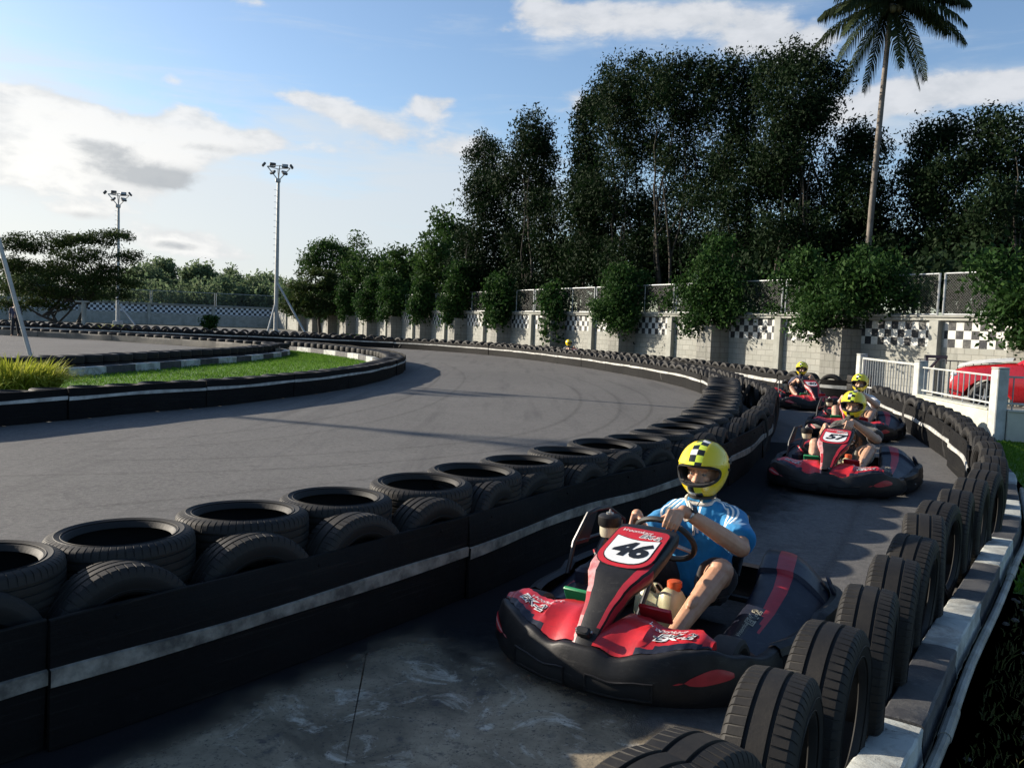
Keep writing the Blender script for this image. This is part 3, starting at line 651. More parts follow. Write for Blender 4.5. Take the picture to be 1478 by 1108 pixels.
    # ---- wheels
    for (x, y, r, w) in ((.485, .43, .128, .125), (-.485, .43, .128, .125), (.53, -.55, .138, .19), (-.53, -.55, .138, .19)):
        wb = MB(); h = w/2; wb.lathe([(-h*.7, r*.55), (-h, r*.72), (-h, r*.86), (-h*.82, r*.98), (-h*.4, r), (h*.4, r), (h*.82, r*.98), (h, r*.86), (h, r*.72), (h*.7, r*.55)], 28, 0, (x, y, r), 'x')
        wo = wb.build('wheel', X['k_rubber'], K)
        rb = MB(); rb.lathe([(-h*.72, r*.56), (-h*.5, r*.50), (-h*.3, r*.2), (-h*.35, .001)], 18, 0, (x, y, r), 'x'); rb.lathe([(h*.72, r*.56), (h*.5, r*.50), (h*.3, r*.2), (h*.35, .001)], 18, 0, (x, y, r), 'x'); rb.build('rim', X['k_metal'], wo)
    # ---- seat
    sb = MB(); base = catmull([Vector((0, y, z)) for y, z in ((-.13, .165), (-.2, .125), (-.38, .11), (-.5, .14), (-.585, .26), (-.64, .42), (-.675, .545))], .03); G = []
    for i, p in enumerate(base):
        t = (base[min(i+1, len(base)-1)]-base[max(i-1, 0)]).normalized(); nr = Vector((1, 0, 0)).cross(t); nr = nr if nr.z > -.05 and (nr.y > 0 or nr.z > .5) else -nr
        f = i/(len(base)-1); wing = .06+.13*math.sin(math.pi*min(1, f*1.05))**.8; hw = .19+.03*math.sin(math.pi*f); row = []
        for k in range(17):
            u = -1+2*k/16; row.append(p+Vector((u*hw*(1+.05*abs(u)), 0, 0))+nr*(wing*abs(u)**3.2))
        G.append(row)
    G2 = [[q+Vector((0, -.012, -.012)) for q in row] for row in G]
    sb.grid(G, 0); sb.grid([list(reversed(r)) for r in G2], 0)
    edge = [G[0][k] for k in range(17)]+[G[i][16] for i in range(1, len(G))]+[G[-1][k] for k in range(15, -1, -1)]+[G[i][0] for i in range(len(G)-2, 0, -1)]
    sb.tube([q+Vector((0, -.006, -.006)) for q in edge], .011, 6, 0, closed=True)
    sb.build('seat', X['k_black'], K, ang=60)
    # ---- fuel tank
    tk = MB(); G = []
    for (z, w, d, dy) in ((.075, .10, .06, 0), (.085, .118, .075, 0), (.12, .125, .082, 0), (.20, .125, .084, 0), (.25, .120, .080, 0), (.285, .10, .066, 0), (.305, .072, .048, 0), (.312, .03, .02, 0)):
        row = []
        for k in range(40):
            a = 2*math.pi*k/40; ca, sa = math.cos(a), math.sin(a); x = w*math.copysign(abs(ca)**.55, ca); y = d*math.copysign(abs(sa)**.6, sa)
            x = x*(1+.0); pin = 1-.22*math.exp(-(x/.026)**2); row.append(Vector((x-.025, .10+dy+y*pin, z-.03*math.exp(-(x/.02)**2)*(1 if z > .24 else 0))))
        G.append(row)
    tk.grid(G, 0, cv=True); TK = tk.build('fuel_tank', X['k_tank'], K, ang=60)
    cp = MB(); cp.lathe([(.285, .03), (.31, .03), (.312, .036), (.338, .036), (.342, .03), (.342, .001)], 16, 0, (-.085, .085, 0)); cp.build('tank_cap', X['k_orange'], TK)
    # ---- pedals
    for sgn, mt in ((1, 'k_green'), (-1, 'k_red')):
        pe = MB(); pe.rbox((sgn*.19, .53, .318), (.15, .018, .075), .004, 0, Matrix.Rotation(R(-28), 3, 'X')); pe.tube([(sgn*.175, .545, .29), (sgn*.19, .60, .12), (sgn*.19, .62, .07)], .009, 8, 1); pe.tube([(sgn*.13, .545, .255), (sgn*.14, .64, .14)], .005, 6, 1)
        pe.rbox((sgn*.20, .63, .11), (.09, .07, .07), .008, 1); pe.build('brake_pedal' if sgn < 0 else 'throttle_pedal', [X[mt], X['k_engine']], K)
    # ---- engine with air filter, guard hoop
    en = MB(); en.rbox((.37, -.28, .20), (.17, .26, .18), .012)
    for k in range(7): en.rbox((.37, -.19, .17+.022*k), (.185, .12, .009), .002)
    en.rbox((.37, -.36, .32), (.15, .12, .09), .012); en.tube([(.40, -.2, .3), (.44, -.1, .34), (.42, -.14, .42)], .022, 8); en.rbox((.45, -.02, .245), (.09, .16, .10), .02, 1); en.tube([(.36, -.42, .3), (.36, -.6, .32), (.3, -.82, .28)], .026, 10); en.tube([(.46, -.3, .36), (.47, -.12, .35), (.40, -.04, .30)], .008, 6, 2)
    en.build('engine', [X['k_engine'], X['k_navy'], X['k_redpaint']], K)
    af = MB(); af.lathe([(.44, .001), (.44, .048), (.455, .052), (.495, .052), (.496, .058), (.51, .062), (.545, .062), (.555, .052), (.560, .03), (.560, .001)], 24, 0, (.39, -.13, 0), mfun=lambda i, j: 1 if i < 4 else 0); af.lathe([(.560, .02), (.568, .02), (.570, .006), (.585, .004), (.585, .001)], 10, 2, (.39, -.13, 0)); af.build('air_filter', [X['k_black'], X['k_beige'], X['k_metal']], K)
    gd = MB()
    for dx in (0,): gd.tube([(.55, .02, .24), (.545, -.03, .40), (.515, -.12, .545), (.50, -.18, .56), (.49, -.3, .555), (.50, -.52, .45), (.52, -.56, .25)], .012, 8)
    gd.tube([(.545, -.03, .40), (.51, -.5, .40)], .009, 8); gd.grid([[(.548, -.02, .38), (.512, -.125, .55)], [(.53, -.16, .38), (.5, -.2, .553)]], 0)
    gd.build('engine_guard', X['k_frame'], K)
    return K
KARTS = [('46', 146, (.80, 4.20, .004), 'black and red go-kart numbered 46, nearest of the karts, with a blue shirted driver'),
         ('57', 149, (3.47, 8.92, .004), 'black and red go-kart numbered 57, second in line behind the kart numbered 46'),
         ('12', 152, (5.38, 13.45, .004), 'dark go-kart half hidden behind kart 57, its number out of sight'),
         ('40', 179, (6.28, 18.4, .004), 'red nosed go-kart numbered 40, at the far end of the pit lane')]
for n_, a_, l_, lb_ in KARTS: build_kart(n_, R(a_), l_, lb_, detail=n_ in ('46', '57'))
from mathutils.bvhtree import BVHTree
# ------------------------------------------------------------------ drivers (same local axes as the karts)
def driver_skin(voxel):
    """one continuous body, sitting, hands closed on the steering wheel"""
    b = MB(); L = b.cone_link
    hx = -.030; hz = -.05
    L((0, -.42, .22), (0, -.42, .40), .112, .115, 14); L((0, -.42, .40), (-.03, -.41, .54), .105, .105, 14)
    L((-.17, -.405, .578), (.09, -.405, .578), .050, .050, 12); L((hx, -.40, .58), (hx, -.385, .74), .052, .052, 12)
    b.ball((hx, -.365, .85+hz), (.076, .092, .108), 14, 18); b.ball((hx, -.31, .80+hz), (.055, .052, .062), 10, 12); b.ball((hx, -.288, .762+hz), (.026, .024, .02), 8, 10)
    L((hx, -.278, .868+hz), (hx, -.253, .828+hz), .010, .0145, 10); b.ball((hx-.012, -.266, .826+hz), .010, 6, 8); b.ball((hx+.012, -.266, .826+hz), .010, 6, 8)       # nose
    L((hx-.05, -.282, .892+hz), (hx+.05, -.282, .892+hz), .013, .013, 8)                                                                                    # brow
    b.ball((hx-.042, -.294, .835+hz), .022, 7, 9); b.ball((hx+.042, -.294, .835+hz), .022, 7, 9)                                                              # cheeks
    L((hx-.02, -.272, .795+hz), (hx+.02, -.272, .795+hz), .0085, .0085, 8)                                                                                  # lips
    for s in (-1, 1): b.ball((hx+s*.078, -.37, .845+hz), (.012, .026, .034), 8, 8)                                                                        # ears
    C = Vector((0, .03, .520)); wn = Vector((0, -.77, .64)).normalized(); wu = Vector((0, .64, .77)).normalized(); wx = Vector((1, 0, 0))
    hands = []
    for (ang, side, sh, el) in ((R(168), 1, (.110, -.405, .572), (.235, -.185, .455)), (R(116), -1, (-.195, -.405, .575), (-.315, -.175, .490))):
        if side > 0: ang = R(20)
        o = (wx*math.cos(ang)+wu*math.sin(ang)); t = (-wx*math.sin(ang)+wu*math.cos(ang)); t = t if side > 0 else -t   # t runs towards the thumb
        rim = C+o*.15
        if side < 0: t = (wx*math.sin(ang)-wu*math.cos(ang))*1.0
        wr = rim+wn*.078+o*.012-t*.005+Vector((side*.022, -.01, 0))
        L(sh, el, .050, .044, 12); L(el, Vector(el).lerp(wr, .35), .044, .045, 12); L(Vector(el).lerp(wr, .35), wr, .045, .029, 12)
        palm = rim+wn*.036+o*.016
        for q in (-.026, -.009, .009, .026): L(wr.lerp(palm, .2), palm+t*q+o*.014, .020, .0155, 10)
        for k, q in enumerate((-.0325, -.0110, .0105, .0315)):
            ln = (.86, 1.0, 1.05, .98)[k]; r0 = (.0078, .0088, .0092, .0090)[k]
            kn = palm+t*q*1.02+o*.022+wn*.002; p1 = rim+t*q+o*(.030*ln)-wn*(.014*ln); p2 = rim+t*q*.97+o*.008-wn*(.029*ln); p3 = rim+t*q*.95-o*.016-wn*(.024*ln)
            L(kn, p1, r0*1.12, r0, 8); L(p1, p2, r0, r0*.93, 8); L(p2, p3, r0*.93, r0*.8, 8)
        th0 = palm+t*.024-o*.004+wn*.006; th1 = rim+wn*.026-o*.010+t*.044; th2 = rim+wn*.008-o*.020+t*.062
        L(th0, th1, .0135, .0105, 8); L(th1, th2, .0105, .0085, 8)
        hands.append((wr, Vector(el)))
    for s in (-1, 1):
        hip = Vector((s*.095, -.40, .215)); kn = Vector((s*.275, -.02, .405)); an = Vector((s*.205, .405, .165)); cf = kn.lerp(an, .3)
        L(hip, kn, .085, .060, 14); b.ball(kn+Vector((0, .012, .008)), (.056, .056, .052), 9, 12); L(kn, cf, .055, .056, 12); b.ball(cf+Vector((0, -.022, -.018)), (.046, .06, .05), 8, 10); L(cf, an, .053, .034, 12); b.ball(kn.lerp(an, .5)+Vector((0, .004, .012)), (.03, .09, .036), 8, 10)
        L(an, an+Vector((0, .03, -.05)), .036, .034, 10); L(an+Vector((0, .02, -.055)), an+Vector((-s*.005, .165, .035)), .034, .026, 10)
    return fuse(b, voxel, 3, .45), hands
def wrinkle(me, amp, sc, seed):
    n = len(me.vertices); co = np.empty(n*3, np.float32); no = np.empty(n*3, np.float32); me.vertices.foreach_get('co', co); me.vertices.foreach_get('normal', no)
    co = co.reshape(-1, 3); no = no.reshape(-1, 3)
    for i in range(n):
        p = co[i]; v = mnoise.noise(Vector((p[0]*sc*1.4+seed, p[1]*sc, p[2]*sc*.55+p[0]*4))); w = 1-abs(v)*2.6
        co[i] = p+no[i]*amp*w
    me.vertices.foreach_set('co', co.ravel()); me.update()
def ell_loft(b, secs, n=28, mi=0):
    G = []
    for (c, rx, ry, tilt) in secs:
        c = Vector(c); G.append([c+Vector((rx*math.copysign(abs(math.cos(a))**.85, math.cos(a)), ry*math.copysign(abs(math.sin(a))**.85, math.sin(a)), tilt*math.sin(a))) for a in (2*math.pi*k/n for k in range(n))])
    k = len(b.v); b.grid(G, mi, cv=True); e = k+(len(secs)-1)*n
    b.f += [tuple(range(k+n-1, k-1, -1)), tuple(range(e, e+n))]; b.m += [mi, mi]
def shirt_mesh(voxel, seed):
    b = MB()
    ell_loft(b, [((0, -.43, .175), .178, .135, -.02), ((0, -.43, .25), .182, .145, 0), ((-.010, -.425, .36), .162, .134, 0), ((-.025, -.42, .46), .162, .130, 0), ((-.036, -.412, .53), .170, .124, 0), ((-.040, -.41, .588), .172, .106, 0), ((-.036, -.405, .628), .138, .088, 0), ((-.032, -.40, .660), .082, .072, .012)])
    for s, el in ((1, (.235, -.185, .455)), (-1, (-.315, -.175, .490))):
        sh = Vector((s*.148-.042, -.405, .572)); e = sh.lerp(Vector(el), .80)
        b.cone_link(sh-Vector((s*.03, 0, 0)), sh.lerp(e, .45), .074, .069, 14); d = (e-sh).normalized()
        b.tube([sh, sh.lerp(e, .5), e], [.069, .072, .078], 18)
    me = fuse(b, voxel, 4, .5); wrinkle(me, .0075, 8, seed); wrinkle(me, .0035, 21, seed+3); return me
def shorts_mesh(voxel, seed, long=.62):
    b = MB(); ell_loft(b, [((0, -.43, .11), .15, .12, 0), ((0, -.43, .17), .172, .135, 0), ((0, -.425, .25), .168, .132, 0)])
    for s in (-1, 1):
        hip = Vector((s*.095, -.40, .205)); kn = Vector((s*.275, -.02, .405)); e = hip.lerp(kn, long)
        b.cone_link(hip, hip.lerp(e, .5), .100, .095, 14); b.tube([hip.lerp(e, .3), hip.lerp(e, .7), e], [.098, .098, .100], 18)
    me = fuse(b, voxel, 3, .5); wrinkle(me, .005, 12, seed); return me
def shoe_mb(s):
    an = Vector((s*.205, .405, .165)); b = MB()
    b.cone_link(an+Vector((0, -.005, -.035)), an+Vector((0, .03, -.055)), .046, .046, 12); b.cone_link(an+Vector((0, .02, -.055)), an+Vector((-s*.006, .175, .030)), .046, .036, 12); b.cone_link(an+Vector((0, -.012, .012)), an+Vector((0, -.02, -.04)), .042, .044, 12)
    return b
def helmet_object(parent, hm):
    H = Vector((-.030, -.360, .842)); n = 128; rings = 22; b = MB()
    def shell(d):
        rx, ry, rz = .128, .158, .140
        q = Vector((d.x*rx, d.y*ry, d.z*rz))
        if d.z < 0: q.z *= 1.22
        if d.z < 0 and d.y > -.1: q.y += .030*min(1, -d.z*2.0)*max(0, d.y+.1)   # chin bar juts forward
        q.z = max(q.z, -.152+.025*max(0, -d.y))
        q.x *= 1-.10*max(0, -d.z)
        return q
    port = []
    for k in range(n):
        a = 2*math.pi*k/n; az = R(63)*math.copysign(abs(math.cos(a))**.75, math.cos(a)); el = R(18)*math.copysign(abs(math.sin(a))**.7, math.sin(a))-R(11)
        if math.sin(a) < 0: az *= 1-.20*abs(math.sin(a))
        port.append(Vector((math.sin(az)*math.cos(el), math.cos(az)*math.cos(el), math.sin(el))))
    back = Vector((0, -.97, .1)).normalized(); G = []
    for r in range(rings+1):
        t = (r/rings)**.9; row = []
        for d in port:
            ang = d.angle(back); ax = d.cross(back).normalized(); row.append(shell(Matrix.Rotation(ang*t*.985, 3, ax) @ d))
        G.append(row)
    b.grid(G, 0, cv=True); b.f.append(tuple(len(b.v)-n+k for k in range(n))); b.m.append(0)
    G2 = [[q*.985 for q in G[0]], [q*.90 for q in G[0]], [Vector((q.x*.86, q.y*.55, q.z*.9)) for q in G[0]], [Vector((q.x*.8, -.06, q.z*1.2)) for q in G[0]]]
    b.grid(G2, 2, cv=True)
    b.tube([q*1.0 for q in G[0]], .0065, 6, 1, closed=True)
    # brow peak
    P = []
    for i in range(33):
        az = R(-70)+R(140)*i/32; w = max(0, math.cos(az*1.28))**.7 if abs(az*1.28) < math.pi/2 else 0; row = []
        for e, h in ((8.5, .002), (8.7, .075), (9.6, .105), (12, .085), (16, .055), (22, .030), (30, .014), (40, .004)):
            q = shell(Vector((math.sin(az)*math.cos(R(e)), math.cos(az)*math.cos(R(e)), math.sin(R(e))))); row.append(q*(1.004+h*w))
        P.append(row)
    b.grid(P, 0)
    rim = [shell(Vector((math.sin(a)*math.cos(R(-62)), math.cos(a)*math.cos(R(-62)), math.sin(R(-62))))) for a in (2*math.pi*k/40 for k in range(40))]
    b.tube([Vector((q.x*1.12, q.y*1.12, q.z-.002)) for q in rim], .009, 6, 1, closed=True)
    for s in (-1, 1):
        for (az, el) in ((98, 14), (99, -3), (92, -1.5)):
            d = Vector((s*math.sin(R(az))*math.cos(R(el)), math.cos(R(az))*math.cos(R(el)), math.sin(R(el)))); b.ball(shell(d)*1.003, .0075, 5, 8, 1)
        pl = [shell(Vector((s*math.sin(R(a))*math.cos(R(e)), math.cos(R(a))*math.cos(R(e)), math.sin(R(e))))) *1.012 for a, e in ((70, 14), (84, 30), (112, 24), (118, 2), (104, -14), (80, -10))]
        c = sum(pl, Vector())/6*1.01; b.add([c]+pl, [(0, 1+k, 1+(k+1) % 6) for k in range(6)], 0)
        for e in (-20, -26): b.box(shell(Vector((s*.55*math.cos(R(e)), .82*math.cos(R(e)), math.sin(R(e)))).normalized())*1.0, (.03, .01, .006), 1, Matrix.Rotation(R(-s*34), 3, 'Z'))
    o = b.build('helmet', [hm, X['h_black'], X['h_lining']], parent, ang=38); o.location = H
    return o
SKIN_A, HANDS = driver_skin(.0046); SKIN_B, _ = driver_skin(.007)
SHIRT_A = shirt_mesh(.0075, 1.0); SHIRT_B = shirt_mesh(.010, 5.0); SHORT_A = shorts_mesh(.0085, 2.0, .60); SHORT_B = shorts_mesh(.010, 3.0, .80)
def build_driver(near, skin, shirt, shorts, rz, loc, label, yaw=0, collar=False, watch=False, lean=0, long=False):
    D = empty('person', loc, rz, label, 'person', 'drivers in the go-karts')
    body = mesh_object('body', (SKIN_A if near else SKIN_B).copy(), X[skin], D)
    mesh_object('shirt', (SHIRT_A if near else SHIRT_B).copy(), X[shirt], D)
    mesh_object('shorts', (SHORT_B if long else SHORT_A).copy(), X[shorts], D)
    for s in (-1, 1):
        me = fuse(shoe_mb(s), .009, 3); mesh_object('shoe', me, X['shoe'], D)
    for s in (-1, 1):
        e = MB(); c = Vector((-.030+s*.032, -.284, .812)); e.ball(c, .0125, 8, 10, 0); e.ball(c+Vector((.001, .0085, -.001)), .0055, 6, 8, 1); e.ball(c+Vector((0, .001, .006)), (.0145, .0125, .0075), 6, 10, 2); e.build('eye', [X['eye'], X['iris'], X[skin]], D)
    h = helmet_object(D, X['helmet']); h.rotation_euler = (R(lean), 0, R(yaw))
    if collar:
        cb = MB(); tr = BVHTree.FromPolygons([v.co.copy() for v in SHIRT_A.vertices], [tuple(p.vertices) for p in SHIRT_A.polygons])
        def on(p, d=.004): q, nn, _, _ = tr.find_nearest(Vector(p)); return q+nn*d
        ring = [on((-.025+.080*math.cos(a), -.395+.072*math.sin(a), .655-.012*max(0, math.sin(a)))) for a in (2*math.pi*k/32 for k in range(32)) if not (R(72) < a < R(108))]
        k0 = next(i for i in range(len(ring)) if i and (ring[i]-ring[i-1]).length > .03); ring = ring[k0:]+ring[:k0]; cb.tube(ring, [.0095]*len(ring), 8, 0)
        for e, sx_ in ((ring[0], -1), (ring[-1], 1)): cb.tube([e, on(e.lerp(Vector((-.022, -.29, .56)), .4)), on(e.lerp(Vector((-.022, -.29, .56)), .75)), on((-.022+sx_*.006, -.29, .548))], [.0095, .009, .008, .006], 8)
        cb.tube([on((-.022, -.29, .60), .001), on((-.022, -.29, .56), .001), on((-.022, -.285, .52), .001), on((-.022, -.283, .485), .001)], [.024, .015, .009, .007], 8)
        cb.build('collar', X['collar'], D)
    st = MB(); st.tube([(-.09, -.36, .73), (-.055, -.30, .690), (-.03, -.288, .64), (-.025, -.284, .55), (-.022, -.276, .50)], .003, 6); st.build('chin_strap', X['h_black'], D)
    if watch:
        w, e = HANDS[1]; d = (e-w).normalized(); c = w+d*.035; up = Vector((0, 0, 1)); a = d.cross(up).normalized(); u = a.cross(d)
        wb = MB(); wb.tube([c+(a*math.cos(t)+u*math.sin(t))*.034 for t in (2*math.pi*k/20 for k in range(20))], .007, 6, 0, closed=True); m_ = c+a*.024+u*.028
        wb.tube([m_-(a+u).normalized()*.004, m_+(a+u).normalized()*.008], .017, 14, 1); m_ = c-a*.024+u*.028; wb.build('wrist_watch', [X['k_metal'], X['k_ink']], D)
    return D
def sit(n): k = KARTS[n]; return R(k[1]), k[2]
r_, l_ = sit(0); build_driver(True, 'skin', 'blue', 'shorts', r_, l_, 'person in blue shirt with white shoulder stripes and yellow helmet, driving kart 46', yaw=4, collar=True, watch=True)
r_, l_ = sit(1); build_driver(True, 'skin2', 'dark_tee', 'shorts_k', r_, l_, 'person in dark printed t-shirt and yellow helmet, driving kart 57', yaw=-3)
r_, l_ = sit(2); build_driver(False, 'skin2', 'white_tee', 'shorts_k', r_, l_, 'person in white t-shirt and yellow helmet, seen behind the driver of kart 57', yaw=-6)
r_, l_ = sit(3); build_driver(False, 'skin3', 'navy_tee', 'shorts', r_, l_, 'person in navy top and yellow helmet, driving the far kart numbered 40', yaw=-25)
K5 = (R(203), (2.55, 37.8, .004))
# the fifth kart: only the driver's helmet shows above the tyres
build_kart('8', K5[0], K5[1], 'go-kart almost hidden behind the far tyre rows in front of the block wall', detail=False)
build_driver(False, 'skin2', 'teal_tee', 'shorts', K5[0], K5[1], 'person whose yellow helmet just shows above the far tyre rows', yaw=10)
# ------------------------------------------------------------------ tyres
def tyre_mesh(name, Rr, W, rim, grooves, nblk, fine=True):
    h = W/2; b = MB(); prof = [(-h*.70, rim-.004), (-h*.80, rim+.002), (-h*.90, rim+.012), (-h*.955, rim+.035), (-h*1.0, (rim+Rr)/2), (-h*.985, Rr-.045), (-h*.93, Rr-.024), (-h*.86, Rr-.011)]
    tr = [(-h*.78, Rr-.005)]
    for g in grooves: tr += [(g-.0065, Rr-.0005), (g-.0045, Rr-.009), (g+.0045, Rr-.009), (g+.0065, Rr-.0005)]
    tr.append((h*.78, Rr-.005)); nt0 = len(prof); prof += tr; nt1 = len(prof)
    prof += [(-x, r) for x, r in reversed(prof[:nt0])]
    ns = len(prof)
    prof += [(h*.66, rim), (h*.80, rim+.03), (h*.90, (rim+Rr)/2), (h*.80, Rr-.03), (h*.5, Rr-.018), (-h*.5, Rr-.018), (-h*.80, Rr-.03), (-h*.90, (rim+Rr)/2), (-h*.80, rim+.03), (-h*.66, rim)]
    if fine:
        ang = []
        for k in range(nblk): a = 2*math.pi*k/nblk; w = 2*math.pi/nblk; ang += [(a, 0), (a+w*.78, 0), (a+w*.82, 1), (a+w*.96, 1)]
    else: ang = [(2*math.pi*k/nblk, 0) for k in range(nblk)]
    G = []
    for (a, cut) in ang:
        row = []
        for i, (x, r) in enumerate(prof):
            d = .0045 if cut and (nt0-2 <= i <= nt0 or nt1-1 <= i <= nt1+1) else 0
            da = .05*math.copysign(1, x)*0 if not fine else 0
            row.append(((x), (r-d)*math.cos(a+da), (r-d)*math.sin(a+da)))
        G.append(row)
    b.grid(G, 0, cu=True, cv=True, mfun=lambda i, j: 0 if nt0-3 <= j < nt1+2 else 1)
    # raised rings on the side walls
    if fine:
        for s in (-1, 1):
            for rr in (rim+.022, Rr-.055): b.tube([(s*h*(.945 if rr < .25 else .998), rr*math.cos(a), rr*math.sin(a)) for a in (2*math.pi*k/60 for k in range(60))], .0022, 5, 1, closed=True)
    o = b.build(name, [X['tread'], X['side']], ang=28); me = o.data; bpy.data.objects.remove(o); return me
TM = {'stand': tyre_mesh('tyre', .305, .205, .192, (-.030, .030), 64), 'stand2': tyre_mesh('tyre', .30, .19, .186, (-.045, -.005, .036), 56), 'lie': tyre_mesh('tyre', .298, .215, .205, (-.05, -.017, .017, .05), 60),
      'low': tyre_mesh('tyre', .30, .20, .19, (-.03, .03), 30, False)}
TY = []   # every tyre of the place: (position, rotation, kind, label, group)
def rot_axis(axis, spin, tilt=0.0):
    """rotation that lays the tyre's axle (local x) along axis"""
    a = Vector(axis).normalized(); return (a.to_track_quat('X', 'Z').to_matrix().to_4x4() @ Matrix.Rotation(spin, 4, 'X') @ Matrix.Rotation(tilt, 4, 'Y'))
def stand_row(path, label, group, d=.60, jit=1.0, start=0.0, labels=None, kinds=('stand', 'stand2'), zr=.302):
    for k, (p, t) in enumerate(resample(path, d, start)):
        ax = Vector((t.y, -t.x, 0)); yaw = random.gauss(0, .10)*jit; ax.rotate(Matrix.Rotation(yaw, 3, 'Z'))
        TY.append((p+Vector((random.gauss(0, .012)*jit, random.gauss(0, .012)*jit, zr+random.uniform(-.004, .006))), rot_axis(ax, random.uniform(0, 6.28), random.gauss(0, .035)*jit), random.choice(kinds), labels.get(k) if labels else None, label, group))
def lie_row(path, label, group, d=.60, n=3, jit=1.0, start=0.0, labels=None, z0=0.0):
    for k, (p, t) in enumerate(resample(path, d, start)):
        for l in range(n):
            q = p+Vector((random.gauss(0, .010)*jit, random.gauss(0, .010)*jit, z0+.108+.207*l))
            m = Matrix.Rotation(random.gauss(0, .018)*jit, 4, 'X') @ Matrix.Rotation(random.gauss(0, .018)*jit, 4, 'Y') @ rot_axis((0, 0, 1), random.uniform(0, 6.28))
            top = l == n-1
            TY.append((q, m, 'lie', (labels.get(k) if labels and top else None), label if top else label.replace('lying', 'lying underneath', 1), group))
ORD = 'first second third fourth fifth sixth seventh eighth ninth tenth eleventh twelfth'.split()
# left barrier of the pit lane
B1 = catmull(V3([(-4.1, -.9), (-3.35, .35), (-2.5, 1.55), (-1.66, 2.78), (-1.06, 3.55), (-.46, 4.36), (.48, 5.83), (1.48, 7.30), (2.34, 8.79), (3.36, 11.1), (3.90, 12.75)]), .12)
B1T = offset(catmull(V3([(-4.1, -.9), (-3.35, .35), (-2.5, 1.55), (-1.66, 2.78), (-1.06, 3.55), (-.46, 4.36), (.48, 5.83), (1.48, 7.30), (2.34, 8.79), (3.36, 11.1), (4.0, 12.9), (4.62, 14.8), (5.02, 16.8), (5.28, 19.2), (5.50, 22), (5.36, 24.9), (4.60, 29.1), (3.34, 33.8), (1.76, 38.0), (-.20, 42.0), (-3.1, 45.6), (-7.1, 48.1), (-13, 49)]), .12), .135)
i0 = next(i for i, p in enumerate(B1T) if p.y > 2.72)
near_lab = {k: f"{ORD[k]} standing tyre behind the left belt, counted from the photo's left edge" for k in range(12)}
stand_row(list(reversed(B1T[:i0])), 'black tyre standing behind the black belt, outside the left edge of the photo', 'tyres standing along the pit lane belt', .585, start=.5)
isplit = next(i for i, p in enumerate(B1T) if p.y > 13.1); ifar = next(i for i, p in enumerate(B1T) if p.y > 24)
stand_row(B1T[i0:isplit], 'black tyre standing in the row behind the pit lane belt, beyond the near ones', 'tyres standing along the pit lane belt', .585, labels=near_lab)
stand_row(B1T[isplit:ifar], 'worn tyre standing in the bend of the row where the pit lane belt ends', 'tyres standing in the bend beyond the pit lane belt', .60)
stand_row(B1T[ifar:], 'tyre standing in the back row behind the white striped belt of the main track', 'tyres standing behind the main track belt', .62)
LIE = catmull(V3([(-3.75, .3), (-2.85, 1.65), (-2.15, 2.75), (-1.83, 3.24), (-1.53, 3.66), (-1.18, 4.07), (-.83, 4.50), (-.49, 4.98), (-.17, 5.46), (.12, 5.92), (.47, 6.40), (.82, 6.88), (1.22, 7.50), (1.58, 8.16), (2.25, 9.8), (2.95, 12.1), (3.55, 14.4), (4.05, 16.4), (4.42, 18.0)]), .1)
j0 = next(i for i, p in enumerate(LIE) if p.y > 3.0)
lie_lab = {k: f"top tyre of the {ORD[k]} lying stack, counted from the photo's left edge" for k in range(12)}
lie_row(list(reversed(LIE[:j0])), 'black tyre lying on a stack outside the left edge of the photo', 'tyre stacks between pit lane and main track', .575, start=.4)
lie_row(LIE[j0:], 'black tyre lying on a stack in the bend beside the main track', 'tyre stacks between pit lane and main track', .575, labels=lie_lab)
# far belt of the main track, tyres behind it
B2P = V3([(3.93, 16.7), (4.32, 18.0), (4.60, 19.8), (4.74, 22.4), (4.58, 24.8), (3.85, 28.8), (2.62, 33.4), (1.05, 37.6), (-.8, 41.4), (-3.6, 44.9), (-7.4, 47.3), (-13, 48.2), (-20, 48.8), (-31, 50), (-40, 51)])
B2 = catmull(B2P, .2)
stand_row(offset(B2, -.14), 'tyre standing right behind the white striped belt across the main track', 'tyres standing behind the main track belt', .62, start=.3)
# belt beyond the bend, behind the kart numbered 40
B3 = catmull(V3([(8.5, 21.25), (7.75, 21.75), (7.25, 22.9), (7.05, 24.5), (6.75, 27.0), (6.0, 30.2), (4.85, 33.4), (3.3, 37.2), (1.3, 40.9), (-1.3, 44.6), (-4.6, 47.6)]), .15)
stand_row(offset(B3, -.14), 'tyre standing behind the belt in front of the block wall', 'tyres standing by the block wall', .60)
for k in range(3): TY.append((Vector((8.62, 21.32, .108+.207*k)), rot_axis((0, 0, 1), k*1.3), 'lie', None, 'tyre in the stack that ends the belt behind kart 40', 'tyres standing by the block wall'))
# right hand barrier
RT = catmull(V3([(7.42, 17.4), (7.2, 16.3), (6.62, 13.9), (6.06, 11.85), (5.45, 10.2), (4.86, 8.78), (4.19, 7.39), (3.46, 6.25), (2.97, 5.61), (2.62, 5.12), (2.28, 4.62), (1.95, 4.08), (1.68, 3.66), (1.39, 3.22), (1.07, 2.74), (.76, 2.32), (.44, 1.92), (0.05, 1.45), (-.4, 1.0)]), .1)
RT.reverse(); q0 = next(i for i, p in enumerate(RT) if p.x > .43)
r_lab = {k: f"{ORD[k]} tyre standing beside the painted curb, counted from the photo's bottom edge" for k in range(12)}
stand_row(RT[q0:], 'black tyre standing in the right hand row behind the white striped belt', 'tyres standing along the right hand curb', .535, labels=r_lab, kinds=('stand',), jit=.8)
stand_row(list(reversed(RT[:q0])), 'black tyre standing by the curb, below the frame of the photo', 'tyres standing along the right hand curb', .54, start=.5, kinds=('stand',))
